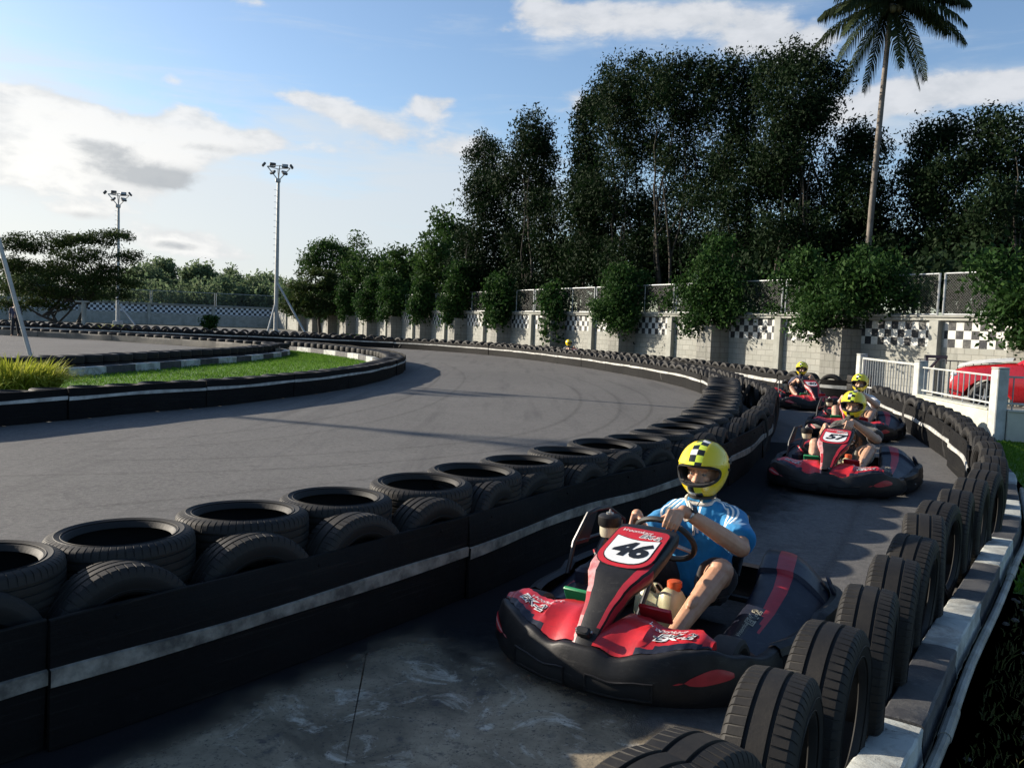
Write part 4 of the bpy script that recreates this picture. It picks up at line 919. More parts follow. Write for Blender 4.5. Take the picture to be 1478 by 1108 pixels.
# lawn island: belt round its nose, lying tyres behind
LB = catmull(V3([(-8.9, 7.6), (-7.6, 9.05), (-6.95, 9.95), (-6.50, 10.82), (-6.07, 11.74), (-5.59, 12.83), (-4.98, 14.05), (-4.34, 15.8), (-3.68, 18.4), (-3.32, 21.2), (-3.22, 24.4), (-3.42, 27.4), (-4.15, 30.4), (-5.6, 33.6), (-8.4, 37.6), (-11.6, 40.6), (-16.5, 43.2), (-22, 45.4), (-30, 47.5)]), .15)
m0 = next(i for i, p in enumerate(LB) if p.y > 29.2)
lie_row(offset(LB[:m0], .36), 'black tyre lying on a stack round the nose of the lawn island', 'tyre stacks round the lawn island', .62, n=2)
lie_row(offset([p for p in LB[m0:] if p.x > -10], .36), 'black tyre lying on a stack at the back of the lawn island', 'tyre stacks at the back of the lawn island', .60, n=2)
# inner hairpin
HB = catmull(V3([(-13.2, 13.2), (-11.9, 15.4), (-10.9, 17.6), (-10.15, 19.9), (-9.75, 22.2), (-9.45, 25), (-9.05, 28.2), (-8.95, 31), (-9.15, 33.6), (-9.9, 35.4), (-11.6, 37), (-15.4, 39.6), (-20, 42), (-26.5, 44.3), (-36, 46.5)]), .15)
g0 = next(i for i, p in enumerate(HB) if p.y > 35.3)
lie_row(offset(HB[:g0], .34), 'black tyre lying on a stack round the inner hairpin behind the lawn', 'tyre stacks round the inner hairpin', .63, n=2, z0=.02)
lie_row(offset(HB[g0:], -.40), 'black tyre lying on a stack behind the dusty belt of the hairpin', 'tyre stacks behind the dusty belt', .64, n=2)
stand_row(catmull(V3([(-38, 57), (-30, 56), (-22, 55), (-14, 54), (-8, 52.5)]), .3), 'tyre standing in the farthest row before the far wall', 'tyres standing before the far wall', .66)
# the 290 that show largest stand alone, the rest read as one mass far away
CAM = Vector((0, 0, CAM_H))
def seen(p):
    v = p-CAM; return p.y > .8 and abs(v.x/max(.1, v.y)) < .64
TY.sort(key=lambda t: (not seen(t[0]), (t[0]-CAM).length))
rest = MB(); cnt = 0
for (p, m, kd, lb, lbg, gr) in TY:
    far = (p-CAM).length > 15
    if cnt < 290 and (seen(p) or (p-CAM).length < 6):
        o = bpy.data.objects.new('tyre', TM['low' if far else kd]); COL.objects.link(o)
        o.matrix_world = Matrix.Translation(p) @ m @ Matrix.Scale(random.uniform(.975, 1.025), 4)
        tag(o, lb or lbg, 'tyre', gr); cnt += 1
    elif seen(p) or p.y > 0:
        me = TM['low']; mm = Matrix.Translation(p) @ m; b0 = len(rest.v)
        rest.v += [tuple(mm @ v.co) for v in me.vertices]
        for f in me.polygons: rest.f.append(tuple(b0+i for i in f.vertices)); rest.m.append(f.material_index)
tag(rest.build('tyre_rows', [X['tread'], X['side']], ang=30), 'black tyres in rows at the far side of the circuit', 'tyre rows', kind='stuff')
# ------------------------------------------------------------------ belts bolted to the tyres
def belt(path, side, h, zs, label, seg=2.45, stripe='stripe', mat='belt', sw=.055, wav=.010, group='belts along the tyre barriers', thick=.018, z0=.012):
    """rubber conveyor belt standing along a path, with a painted strip; side +1: face on the left of the path"""
    path = list(path); E = empty('belt_barrier', path[0], 0, label, 'belt barrier', group); O = path[0]
    pts = [p for p, _ in resample(path, .12)]; n = max(1, round(len(pts)*.12/seg)); per = len(pts)/n
    for k in range(n):
        a, z = int(k*per), min(len(pts)-1, int((k+1)*per)); S = pts[a:z+1]
        if len(S) < 3: continue
        nn = offset(S, side); ph = random.random()*9; off = random.uniform(-.003, .004); G = []; H = []
        for i, p in enumerate(S):
            o = (nn[i]-p)*1.0; w = wav*math.sin(i*.33+ph)+wav*.8*math.sin(i*.11+ph*2)+off; tw = wav*1.2*math.sin(i*.21+ph*1.7); zt = h+.006*math.sin(i*.4+ph)+random.uniform(-.002, .002); e = .0 if 0 < i < len(S)-1 else .0
            q = p-O; G.append([q+o*(w-thick+tw)+Vector((0, 0, z0)), q+o*(w+tw)+Vector((0, 0, z0)), q+o*(w)+Vector((0, 0, zs-sw)), q+o*(w+.004)+Vector((0, 0, zs+sw)), q+o*(w-tw*.7)+Vector((0, 0, zt-.004)), q+o*(w-.004-tw*.7)+Vector((0, 0, zt)), q+o*(w-thick-tw*.7)+Vector((0, 0, zt))])
            if stripe:
                dz = .006*math.sin(i*.27+ph*3); ww = sw*.5*(1+.12*math.sin(i*.5+ph)); H.append([q+o*(w+.003)+Vector((0, 0, zs-ww+dz)), q+o*(w+.014)+Vector((0, 0, zs-ww+.004+dz)), q+o*(w+.015)+Vector((0, 0, zs+ww-.004+dz)), q+o*(w+.003)+Vector((0, 0, zs+ww+dz))])
        g = .003/.12; G[0] = [u.lerp(v, g) for u, v in zip(G[0], G[1])]; G[-1] = [u.lerp(v, g) for u, v in zip(G[-1], G[-2])]
        b = MB(); b.grid(G, 0, cv=True); L = len(G[0]); m = len(b.v)-L; b.f += [tuple(range(L)), tuple(range(m+L-1, m-1, -1))]; b.m += [0, 0]
        for i in (2, len(S)//2, len(S)-3):
            if 0 < i < len(S): b.ball(G[i][4]+Vector((0, 0, -.04)), .010, 5, 7, 0)
        bo = b.build('belt_panel', X[mat], E, ang=40)
        if stripe: s = MB(); s.grid(H, 0); s.build('white_strip', X[stripe], bo, ang=40)
    return E
belt(B1, -1, .475, .272, 'black belt with a scuffed pale strip along the left of the pit lane', stripe='stripe_dull', sw=.062, wav=.014)
belt(B2, 1, .47, .31, 'black belt with a white strip round the far side of the main track', sw=.06)
belt(B3, 1, .47, .29, 'black belt with a white strip behind kart 40 in front of the block wall', sw=.09)
rbp = list(reversed([p for p in offset(RT, .135) if p.y > 8.45])); belt(rbp, -1, .47, .275, 'black belt with a wavy white strip in front of the right hand tyres', sw=.055, wav=.012, stripe='stripe')
belt([p for p in LB if p.x > -10.2 or p.y < 20], -1, .44, .31, 'black belt with a white strip round the lawn island', sw=.05)
hbf = [p for p in HB[g0-20:]]; belt(hbf, 1, .30, .15, 'low dusty grey belt along the far side of the inner hairpin', stripe=None, mat='belt_dusty')
# ------------------------------------------------------------------ curbs
def curb(path, w, h, bl, label, z0=0.0, start_white=True, steps=1):
    E = empty('painted_curb', path[0], 0, label, 'curb', 'painted curbs'); O = path[0]; pts = [p for p, _ in resample(path, .06)]; per = bl/.06; n = int(len(pts)/per)+1
    for k in range(n):
        S = pts[int(k*per):int((k+1)*per)+1]
        if len(S) < 3: continue
        nn = offset(S, 1.0); b = MB(); G = []; jz = random.uniform(-.006, .006)
        for i, p in enumerate(S):
            o = nn[i]-p; q = p-O; r = .008; c = lambda: random.uniform(-.0025, .0025)
            sec = [(-w/2-.01, z0), (-w/2, h*.5), (-w/2, h-r), (-w/2+r*.4, h-r*.4), (-w/2+r, h), (0, h+.002), (w/2-r, h), (w/2-r*.4, h-r*.4), (w/2, h-r), (w/2, h*.5), (w/2+.01, z0)]
            G.append([q+o*(d+c())+Vector((0, 0, zz+(jz+c()*.6 if zz > h*.6 else 0))) for d, zz in sec])
        g = .006/.06; G[0] = [u.lerp(v, g) for u, v in zip(G[0], G[1])]; G[-1] = [u.lerp(v, g) for u, v in zip(G[-1], G[-2])]
        b.grid(G, 0); L = 11; m = len(b.v)-L; b.f += [tuple(range(L)), tuple(range(m+L-1, m-1, -1))]; b.m += [0, 0]
        b.build('curb_block', X['curb_w' if (k % 2 == 0) == start_white else 'curb_b'], E, ang=24)
RC = catmull(V3([(-.25, .95), (.40, 1.70), (.86, 2.22), (1.18, 2.66), (1.53, 3.15), (2.10, 4.01), (2.74, 4.92), (3.36, 5.82), (3.94, 6.66), (4.47, 7.56), (4.96, 8.45), (5.47, 9.38), (6.02, 10.8), (6.55, 12.6)]), .06)
curb(RC, .15, .142, .93, 'black and white painted concrete curb beside the right hand tyres')
curb(offset(HB[:g0], -.28), .24, .20, 1.15, 'black and white painted curb in front of the inner hairpin tyres')
curb(offset([p for p in LB[m0-14:] if p.x > -10], .80), .22, .22, 1.3, 'black and white painted curb at the back of the lawn island')
pp = offset([p for p in RC if p.y > 1.8 and p.y < 9], -.125)
pv = MB(); k = [p+Vector((0, 0, .045+.006*math.sin(i*.09))) for i, p in enumerate(pp)][::5]; pv.tube(k, .021, 10)
for i in range(6, len(k)-2, 9): pv.tube([k[i], k[i+1]], .026, 10)
tag(pv.build('drain_pipe', X['pvc']), 'white plastic pipe lying along the outer foot of the right hand curb', 'pipe')
# ------------------------------------------------------------------ ground
def sheet(name, poly, z, mat, kind='structure'):
    bm = bmesh.new(); vs = [bm.verts.new((p[0], p[1], z)) for p in poly]; f = bm.faces.new(vs)
    if f.normal.z < 0: f.normal_flip()
    bmesh.ops.triangulate(bm, faces=[f]); me = bpy.data.meshes.new(name); bm.to_mesh(me); bm.free()
    for p in me.polygons:
        if p.normal.z < 0: p.flip()
    me.materials.append(mat); o = bpy.data.objects.new(name, me); COL.objects.link(o); return tag(o, kind=kind)
sheet('ground', [(-900, -300), (900, -300), (900, 1500), (-900, 1500)], 0, X['ground'])
rcl = offset(RC, .10)
asph = [(p.x, p.y) for p in rcl[::4]]+[(7.3, 16.0), (8.25, 20.0), (8.6, 16.0), (9.2, 12.8), (16.9, 14), (11.7, 24.4), (-24, 94), (-60, 84), (-80, 60), (-80, -14), (-3, -14), (-2, -1.5)]
sheet('asphalt_track', asph, .004, X['asphalt'])
edge = [(-2.9, .4), (-2.0, 1.95), (-1.45, 2.8), (-1.05, 3.5), (-.70, 4.1), (-.32, 4.35), (-.02, 4.1), (.16, 3.9), (.42, 3.75), (.72, 3.45), (1.05, 3.1), (.98, 2.6), (.6, 2.1), (.1, 1.3), (-.6, .5)]
ep = catmull(V3(edge+[(-1.9, .15), edge[0]]), .05)[:-1]; ep = [p+Vector((mnoise.noise(p*3.1), mnoise.noise(p*3.1+Vector((9, 2, 1))), 0))*.10+Vector((mnoise.noise(p*11), mnoise.noise(p*11+Vector((3, 7, 0))), 0))*.035 for p in ep]
def rim_attr(o, vals):
    a = o.data.attributes.new('rim', 'FLOAT', 'POINT'); a.data.foreach_set('value', vals); return tag(o, kind='structure')
cen_ = Vector((-.5, 2.6, 0)); rb = MB(); rings_ = [0, .06, .14, .25, .4, .65, 1.0]
rb.grid([[p.lerp(cen_, q)+Vector((0, 0, .0105)) for p in ep] for q in rings_], cu=False, cv=True)
rim_attr(rb.build('concrete_apron', X['concrete'], smooth=False), [min(1, q/.40) for q in rings_ for _ in ep])
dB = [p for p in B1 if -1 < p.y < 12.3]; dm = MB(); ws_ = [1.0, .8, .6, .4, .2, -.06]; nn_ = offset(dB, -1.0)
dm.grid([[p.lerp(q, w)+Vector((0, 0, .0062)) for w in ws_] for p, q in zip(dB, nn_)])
rim_attr(dm.build('painted_foot_shade', X['painted_foot_shade'], smooth=False), [1.0-w if w < 1.0 else 0 for _ in dB for w in ws_])  # contact shade at the belt's foot, painted as a dark fading sheet
for k, (pts, w_) in enumerate([([(-5.5, 8.2), (-2.2, 9.6), (.2, 12.2), (1.3, 16.5), (1.5, 22), (.6, 28)], .15), ([(-6.0, 7.2), (-1.8, 8.9), (.9, 12.0), (2.1, 16.5), (2.3, 22), (1.5, 29)], .15), ([(-4.5, 5.6), (-1.2, 8.4), (1.2, 11.8), (2.6, 16), (3.1, 21), (2.6, 27)], .13), ([(-3.8, 5.6), (-.4, 8.7), (1.6, 11.9), (3.0, 16.2)], .12),
        ([(1.1, 3.4), (1.6, 4.6), (2.5, 6.3), (3.3, 8), (4.2, 10.2), (5.0, 13)], .13), ([(.45, 3.7), (1.0, 5.0), (1.8, 6.7), (2.7, 8.6), (3.7, 11), (4.7, 14)], .13), ([(-6.5, 9.0), (-4, 10.6), (-2.6, 14), (-2.0, 19), (-2.2, 26), (-3.5, 33)], .14), ([(-5.8, 8.6), (-3.2, 10.4), (-1.8, 14), (-1.3, 19), (-1.5, 26), (-3, 34)], .14)]):
    c_ = catmull(V3(pts), .25); l_ = offset(c_, w_*.62); r_ = offset(c_, -w_*.62); sm = MB(); sm.grid([[a.lerp(b, t)+Vector((0, 0, .0078+.0004*k)) for t in (0, .25, .5, .75, 1)] for a, b in zip(l_, r_)]); n_ = len(c_)
    rim_attr(sm.build('skid_mark', X['skid'], smooth=False), [v*min(1, i/6, (n_-1-i)/6) for i in range(n_) for v in (0, .7, 1, .7, 0)])
def strip_sheet(name, A, B, n, z, mat):
    def rs(P): L = sum((p-q).length for p, q in zip(P, P[1:])); return [p for p, _ in resample(P, L/(n+.001))][:n+1]
    a, b = rs(A), rs(B); m = MB(); k = min(len(a), len(b)); m.grid([[p.lerp(q, j/6)+Vector((0, 0, z)) for j in range(7)] for p, q in zip(a[:k], b[:k])]); return tag(m.build(name, mat, smooth=False), kind='structure')
LBL = offset([p for p in LB if p.y < 44], .30); HBL = offset([p for p in HB if p.x > -17], -.1)
strip_sheet('lawn', LBL, HBL, 60, .0085, X['lawn'])
RA = [p for p in offset(RC, -.16) if p.y > 5.2]; RB_ = V3([(5.2, 4.2), (8.2, 6.8), (9.6, 10.4), (7.75, 13.4), (7.5, 14.2)])
strip_sheet('side_lawn', RA, catmull(RB_, .2), 24, .0085, X['lawn'])
def blades(name, P, hmin, hmax, w, mat, label, cat='grass'):
    n = len(P); h = NPR.uniform(hmin, hmax, n); a = NPR.uniform(0, 6.283, n); ln = NPR.normal(0, .45, (n, 2))*h[:, None]; ww = w*NPR.uniform(.6, 1.3, n)
    d = np.stack([np.cos(a)*ww, np.sin(a)*ww, np.zeros(n)], 1); top = P+np.stack([ln[:, 0], ln[:, 1], h], 1); mid = P+np.stack([ln[:, 0]*.3, ln[:, 1]*.3, h*.6], 1)
    V = np.stack([P-d, P+d, mid+d*.7, top, mid-d*.7], 1).reshape(-1, 3); F = (np.arange(n)[:, None]*5+np.arange(5)[None, :])
    return tag(np_mesh(name, V, F, mat), label, cat, kind='stuff')
def scatter_strip(A, B, n):
    LA = [np.array(p) for p, _ in resample(A, sum((p-q).length for p, q in zip(A, A[1:]))/201)][:200]; LB_ = [np.array(p) for p, _ in resample(B, sum((p-q).length for p, q in zip(B, B[1:]))/201)][:200]
    LA, LB_ = np.array(LA), np.array(LB_); k = min(len(LA), len(LB_)); i = NPR.integers(0, k-1, n); f = NPR.random(n)[:, None]; t = NPR.random(n)[:, None]
    return (LA[i]*(1-f)+LA[i+1]*f)*(1-t)+(LB_[i]*(1-f)+LB_[i+1]*f)*t+np.array([0, 0, .008])
blades('lawn_grass', scatter_strip([p for p in LBL if p.y > 9], HBL, 60000), .03, .075, .008, X['blade'], 'short green grass of the lawn island')
blades('side_grass', scatter_strip(RA, catmull(RB_, .2), 26000), .02, .06, .006, X['blade'], 'green grass beyond the painted curb on the right')
NA = [p for p in offset(RC, -.20) if p.y < 6.2]; NB = V3([(1.6, -.2), (3.2, 1.4), (5.0, 3.6), (6.8, 6.0)])
blades('dry_grass', scatter_strip(NA, catmull(NB, .2), 9000), .015, .06, .005, X['blade_dry'], 'sparse dry grass on the bare soil outside the curb')
gs = MB()
for k in range(700):
    t = random.random(); a = NA[int(t*(len(NA)-1))]; q = a+Vector((random.uniform(.02, 1.6), random.uniform(-1.2, .2), 0)); r = random.uniform(.006, .022); gs.ball(q+Vector((0, 0, r*.3)), (r*random.uniform(.8, 1.4), r, r*.7), 4, 6, 0, Matrix.Rotation(random.random()*6, 3, 'Z'))
tag(gs.build('gravel', M('gravel', (.09, .08, .065), .9, 0, .4, 30)), 'scattered small stones on the soil outside the curb', 'gravel', kind='stuff')
# ------------------------------------------------------------------ block wall with painted checkers
def wall(name, origin, rz, bays, bay, H, ck, z0, rows, label, wmat, pmat, cmat, pil=True):
    E = empty(name, origin, rz, label, 'wall')
    for k in range(bays):
        b = MB(); x0 = k*bay; b.box((x0+bay/2, -.08, (H-.15)/2), (bay-.002, .16, H-.15))
        o = b.build('wall_panel', X[wmat], E, smooth=False)
        c = MB(); z1 = z0+rows*ck
        for xa, xb in ((x0+.22, x0+bay-.22),): c.add([(xa, .004, z0), (xb, .004, z0), (xb, .004, z1), (xa, .004, z1)], [(3, 2, 1, 0)])
        c.build('checker_band', X[cmat], o, smooth=False)
    for k in range(bays+1):
        b = MB(); b.rbox((k*bay, .05, (H-.15)/2), (.30, .26, H-.15), .012); b.build('pilaster', X[pmat], E, ang=30)
    b = MB(); b.rbox((bays*bay/2, -.05, H-.105), (bays*bay+.3, .30, .09), .01); b.rbox((bays*bay/2, -.05, H-.03), (bays*bay+.36, .40, .058), .012); b.build('coping', X[pmat], E, ang=30)
    return E
WD = Vector((-.452, .892, 0)).normalized(); WN = Vector((-WD.y, WD.x, 0)); WR = math.atan2(WD.y, WD.x)
WP0 = at(1353, 480, 24.08); WP0.z = 0; W0 = WP0-WD*12.0
wall('boundary_wall', W0, WR, 17, 6.0, 2.25, .2333, 1.37, 3, 'long grey block wall with a black and white checker band, behind the track', 'wall', 'wallpaint', 'checker')
WE = W0+WD*102
FD = Vector((-36, -15, 0)).normalized(); FR = math.atan2(FD.y, FD.x)
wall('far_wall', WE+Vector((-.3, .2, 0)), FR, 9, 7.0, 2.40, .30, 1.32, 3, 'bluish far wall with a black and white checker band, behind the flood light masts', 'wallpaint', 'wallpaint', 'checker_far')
def chain_fence(name, origin, rz, spans, bay, z0, z1, label, offx=0.0):
    E = empty(name, origin, rz, label, 'fence')
    for k in range(spans+1):
        for d in (-.09, .09):
            b = MB(); b.tube([(offx+k*bay+d, -.06, z0), (offx+k*bay+d, -.06, z1)], .032, 8); b.build('fence_post', X['galv'], E)
    for k in range(spans):
        x0 = offx+k*bay+.09; x1 = offx+(k+1)*bay-.09; b = MB()
        b.tube([(x0, -.06, z1-.02), (x1, -.06, z1-.02)], .024, 8); b.tube([(x0, -.06, z0+.06), (x1, -.06, z0+.06)], .020, 8)
        if k > 3: b.tube([((x0+x1)/2-.9, -.06, z0+.06), ((x0+x1)/2-.9, -.06, z1-.02)], .018, 6); b.tube([((x0+x1)/2+.9, -.06, z0+.06), ((x0+x1)/2+.9, -.06, z1-.02)], .018, 6)
        o = b.build('fence_rail', X['galv'], E); n = MB(); n.add([(x0, -.06, z0+.06), (x1, -.06, z0+.06), (x1, -.06, z1-.02), (x0, -.06, z1-.02)], [(0, 1, 2, 3)]); n.build('chain_link_net', X['net'], E, smooth=False)
    return E
chain_fence('chain_link_fence', W0, WR, 14, 6.0, 2.22, 3.43, 'chain-link fence with steel posts on top of the grey block wall')
chain_fence('chain_link_fence', WE, FR, 7, 7.0, 2.38, 3.9, 'thin chain-link fence on top of the bluish far wall')
PIL = []
for n in range(4, 18):
    p = WP0+WD*(6.0*(n-4.5))-WN*-.42; b = MB(); hh = 1.80
    b.box((0, 0, hh/2), (.80, .84, hh)); b.box((0, 0, hh+.02), (.70, .74, .04), 1)
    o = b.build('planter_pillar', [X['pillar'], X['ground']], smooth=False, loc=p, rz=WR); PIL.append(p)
    tag(o, {4: 'block pillar under the shrub at the right edge of the photo', 5: 'block pillar beside the white gate, under the widest shrub', 6: 'block pillar under the tall shrub left of kart 40', 7: 'block pillar under the third shrub from the gate'}.get(n, 'block pillar of the far part of the checkered wall, under the foliage'), 'pillar', 'planter pillars along the block wall')
# ------------------------------------------------------------------ railing, gate and low wall on the right
PA, PB, PC, PD = Vector((8.40, 20.7, 0)), Vector((7.98, 16.8, 0)), Vector((7.72, 13.6, 0)), Vector((11.0, 12.7, 0))
for p, lb, h in ((PA, 'white concrete gate post beside the block pillar', 1.14), (PB, 'white concrete post between the gate and the railing', 1.12), (PC, 'white concrete post at the corner of the low wall, in front of the red car', 1.14)):
    b = MB(); b.rbox((0, 0, h/2), (.19, .19, h), .012); b.rbox((0, 0, h+.012), (.20, .20, .03), .010); tag(b.build('gate_post', X['gatepaint'], loc=p, rz=.08), lb, 'post', 'white posts of the gate and railing')
def railing(name, a, b_, z0, z1, step, label, cat, mat='gatepaint', r=.011, heavy=False):
    d = (b_-a); L = d.length; E = empty(name, a, math.atan2(d.y, d.x), label, cat)
    m = MB(); t = .03 if not heavy else .045
    m.rbox((L/2, 0, z1), (L-.24, t, t), .004); m.rbox((L/2, 0, z0), (L-.24, t, t), .004)
    if heavy: m.rbox((.15, 0, (z0+z1)/2), (.05, .05, z1-z0), .004); m.rbox((L-.15, 0, (z0+z1)/2), (.05, .05, z1-z0), .004); m.rbox((L/2, 0, z0+.30), (L-.3, .025, .03), .004)
    m.build('rail', X[mat], E, ang=30); n = int((L-.3)/step)
    for k in range(n):
        x = .2+(L-.4)*k/max(1, n-1); q = MB(); q.tube([(x, 0, z0-.10 if not heavy and k % 2 == 0 else z0), (x, 0, z1)], r, 6, caps=False); q.build('bar', X['greybar' if mat == 'gatepaint' else mat], E)
    return E
railing('picket_gate', PA, PB, .10, 1.06, .165, 'white steel picket gate between two concrete posts', 'gate', heavy=True)
railing('railing', PB, PC, .58, 1.02, .20, 'white steel railing on the low wall in front of the red car', 'railing')
railing('railing', PC, PD, .60, 1.02, .24, 'white steel railing right of the corner post, in front of the red car door', 'railing')
railing('dark_railing', Vector((10.4, 22.4, 0)), Vector((13.2, 20.2, 0)), .2, 1.05, .17, 'dark steel picket railing in front of the block wall, beyond the red car', 'railing', 'darksteel', .012)
for a, b_, lb in ((PB, PC, 'low pale wall under the white railing, behind the right hand tyres'), (PC, PD, 'low pale wall right of the corner post')):
    d = b_-a; L = d.length; m = MB(); m.rbox((L/2, 0, .24), (L-.25, .18, .48), .012); m.rbox((L/2, 0, .485), (L-.25, .22, .03), .008); tag(m.build('low_wall', M('low_wall_render', (.50, .50, .42), .85, 0, .25, 2.2, c2=(.38, .385, .32), bmp=.3, bs_=30), loc=a, rz=math.atan2(d.y, d.x)), lb, 'wall')
br = MB(); br.rbox((0, 0, .60), (.07, .07, 1.2), .006); br.rbox((.24, 0, 1.17), (.55, .07, .07), .006); br.tube([(.03, 0, .80), (.33, 0, 1.15)], .035, 6); br.tube([(.5, 0, 1.15), (.5, 0, 1.0)], .02, 6)
tag(br.build('steel_bracket', X['darksteel'], loc=(9.75, 20.3, 0), rz=.1), 'dark steel bracket with a diagonal brace standing behind the white railing', 'bracket')
tl = MB(); tl.tube([(0, 0, 0), (1.9, -.1, .02)], .07, 12); tag(tl.build('rolled_sheet', X['teal'], loc=(8.35, 13.75, .56)), 'turquoise roll lying on the ledge behind the low wall', 'roll')
lg = MB(); lg.rbox((9.3, 13.75, .24), (2.6, .5, .49), .02); tag(lg.build('ledge', X['wallpaint']), 'plain ledge behind the low wall under the turquoise roll', 'ledge')
# ------------------------------------------------------------------ red car behind the railing
def build_car(loc, rz):
    K = empty('parked_car', loc, rz, 'red car parked behind the white railing, its front towards the gate', 'car')   # local +x forward
    prof = [(2.10, .42, .74), (2.05, .30, .86), (1.85, .26, .97), (1.2, .25, 1.06), (.82, .25, 1.10), (.2, .25, 1.04), (-1.0, .25, 1.02), (-1.9, .27, 1.02), (-2.12, .34, .95)]
    b = MB(); G = []
    for x, zb, zt in catmull([Vector(p) for p in prof], .14):
        w = .86-.10*max(0, (x-1.5)/.6)**2-.06*max(0, (-x-1.7)/.4)**2; row = []
        for u, t in ((-.92, 0), (-1, .12), (-1.0, .45), (-.985, .70), (-.93, .93), (-.80, 1.0), (-.4, 1.015), (0, 1.02), (.4, 1.015), (.80, 1.0), (.93, .93), (.985, .70), (1.0, .45), (1, .12), (.92, 0)):
            z = zb+(zt-zb)*t
            for wx_ in (1.38, -1.32):
                dd = abs(x-wx_)
                if abs(u) > .9 and dd < .40: z = max(z, .33+math.sqrt(max(0, .40**2-dd**2)))
            row.append((x, u*w, z))
        G.append(row)
    b.grid(G, 0, mfun=lambda i, j: 0); b.f += [tuple(range(15)), tuple(len(b.v)-15+k for k in range(14, -1, -1))]; b.m += [0, 0]; b.build('body', [X['c_red'], X['c_glare']], K, ang=35)
    c = MB(); G = []
    for x, z, w in ((.86, 1.08, .74), (.60, 1.26, .70), (.22, 1.46, .64), (-.1, 1.53, .62), (-1.1, 1.54, .62), (-1.6, 1.46, .62), (-1.95, 1.10, .70)):
        G.append([(x, -w-.08*(1.54-z), 1.02), (x, -w, z-.06), (x, -w+.08, z), (x, w-.08, z), (x, w, z-.06), (x, w+.08*(1.54-z), 1.02)])
    c.grid(G, 0, mfun=lambda i, j: 1 if (j == 2 and i in (0, 1, 5)) or (j in (0, 4) and 1 <= i <= 4) else 0); c.build('cabin', [X['c_red'], X['c_glass']], K, ang=25)
    h = MB(); hp = [[(x, s*w*u, z+.05+.075*(1-u*u)) for u in (-1, -.5, 0, .5, 1) for s in (1,)] for x, z, w in ((1.98, .915, .60), (1.7, 1.0, .66), (1.25, 1.065, .68), (.9, 1.105, .68))]; h.grid(hp, 0); h.build('bonnet_glare', X['c_glare'], K, ang=30)  # sky glare on the red car, painted as a white sheet
    for s in (-1, 1):
        l = MB(); l.ball((1.97, s*.60, .80), (.12, .19, .085), 8, 12, 0, Matrix.Rotation(R(-s*18), 3, 'Z')); l.build('headlight', X['c_lamp'], K)
        m_ = MB(); m_.rbox((.62, s*.93, 1.12), (.14, .16, .11), .03); m_.build('wing_mirror', X['c_red'], K)
        d = MB(); d.rbox((-.3, s*.862, .86), (.16, .02, .025), .006); d.build('door_handle', X['c_black'], K)
    g = MB(); g.rbox((2.09, 0, .60), (.06, .9, .16), .02); g.rbox((2.08, 0, .38), (.10, 1.5, .12), .03); g.build('grille', X['c_black'], K)
    for x in (1.38, -1.32):
        for s in (-1, 1):
            w = MB(); w.lathe([(-.10, .20), (-.11, .27), (-.08, .325), (0, .33), (.08, .325), (.11, .27), (.10, .20)], 28, 0, (x, s*.76, .33), 'y'); wo = w.build('wheel', X['k_rubber'], K)
            r = MB(); r.lathe([(.085, .215), (.09, .195), (.05, .18), (.045, .001)], 24, 1, (x, s*.76, .33), 'y') if s > 0 else r.lathe([(-.085, .215), (-.09, .195), (-.05, .18), (-.045, .001)], 24, 1, (x, s*.76, .33), 'y')
            for k in range(5):
                a = 2*math.pi*k/5+.3; p = Vector((x, s*.84, .33)); e = p+Vector((math.cos(a), 0, math.sin(a)))*.20; r.tube([p, p.lerp(e, .5), e], [.05, .036, .045], 6, 0, sx=.5)
            r.lathe([(s*.095, .205), (s*.098, .215), (s*.09, .22)], 24, 0, (x, s*.76, .33), 'y'); r.build('rim', [X['c_alloy'], X['c_black']], wo)
    return K
build_car((12.06, 18.9, .004), R(147))
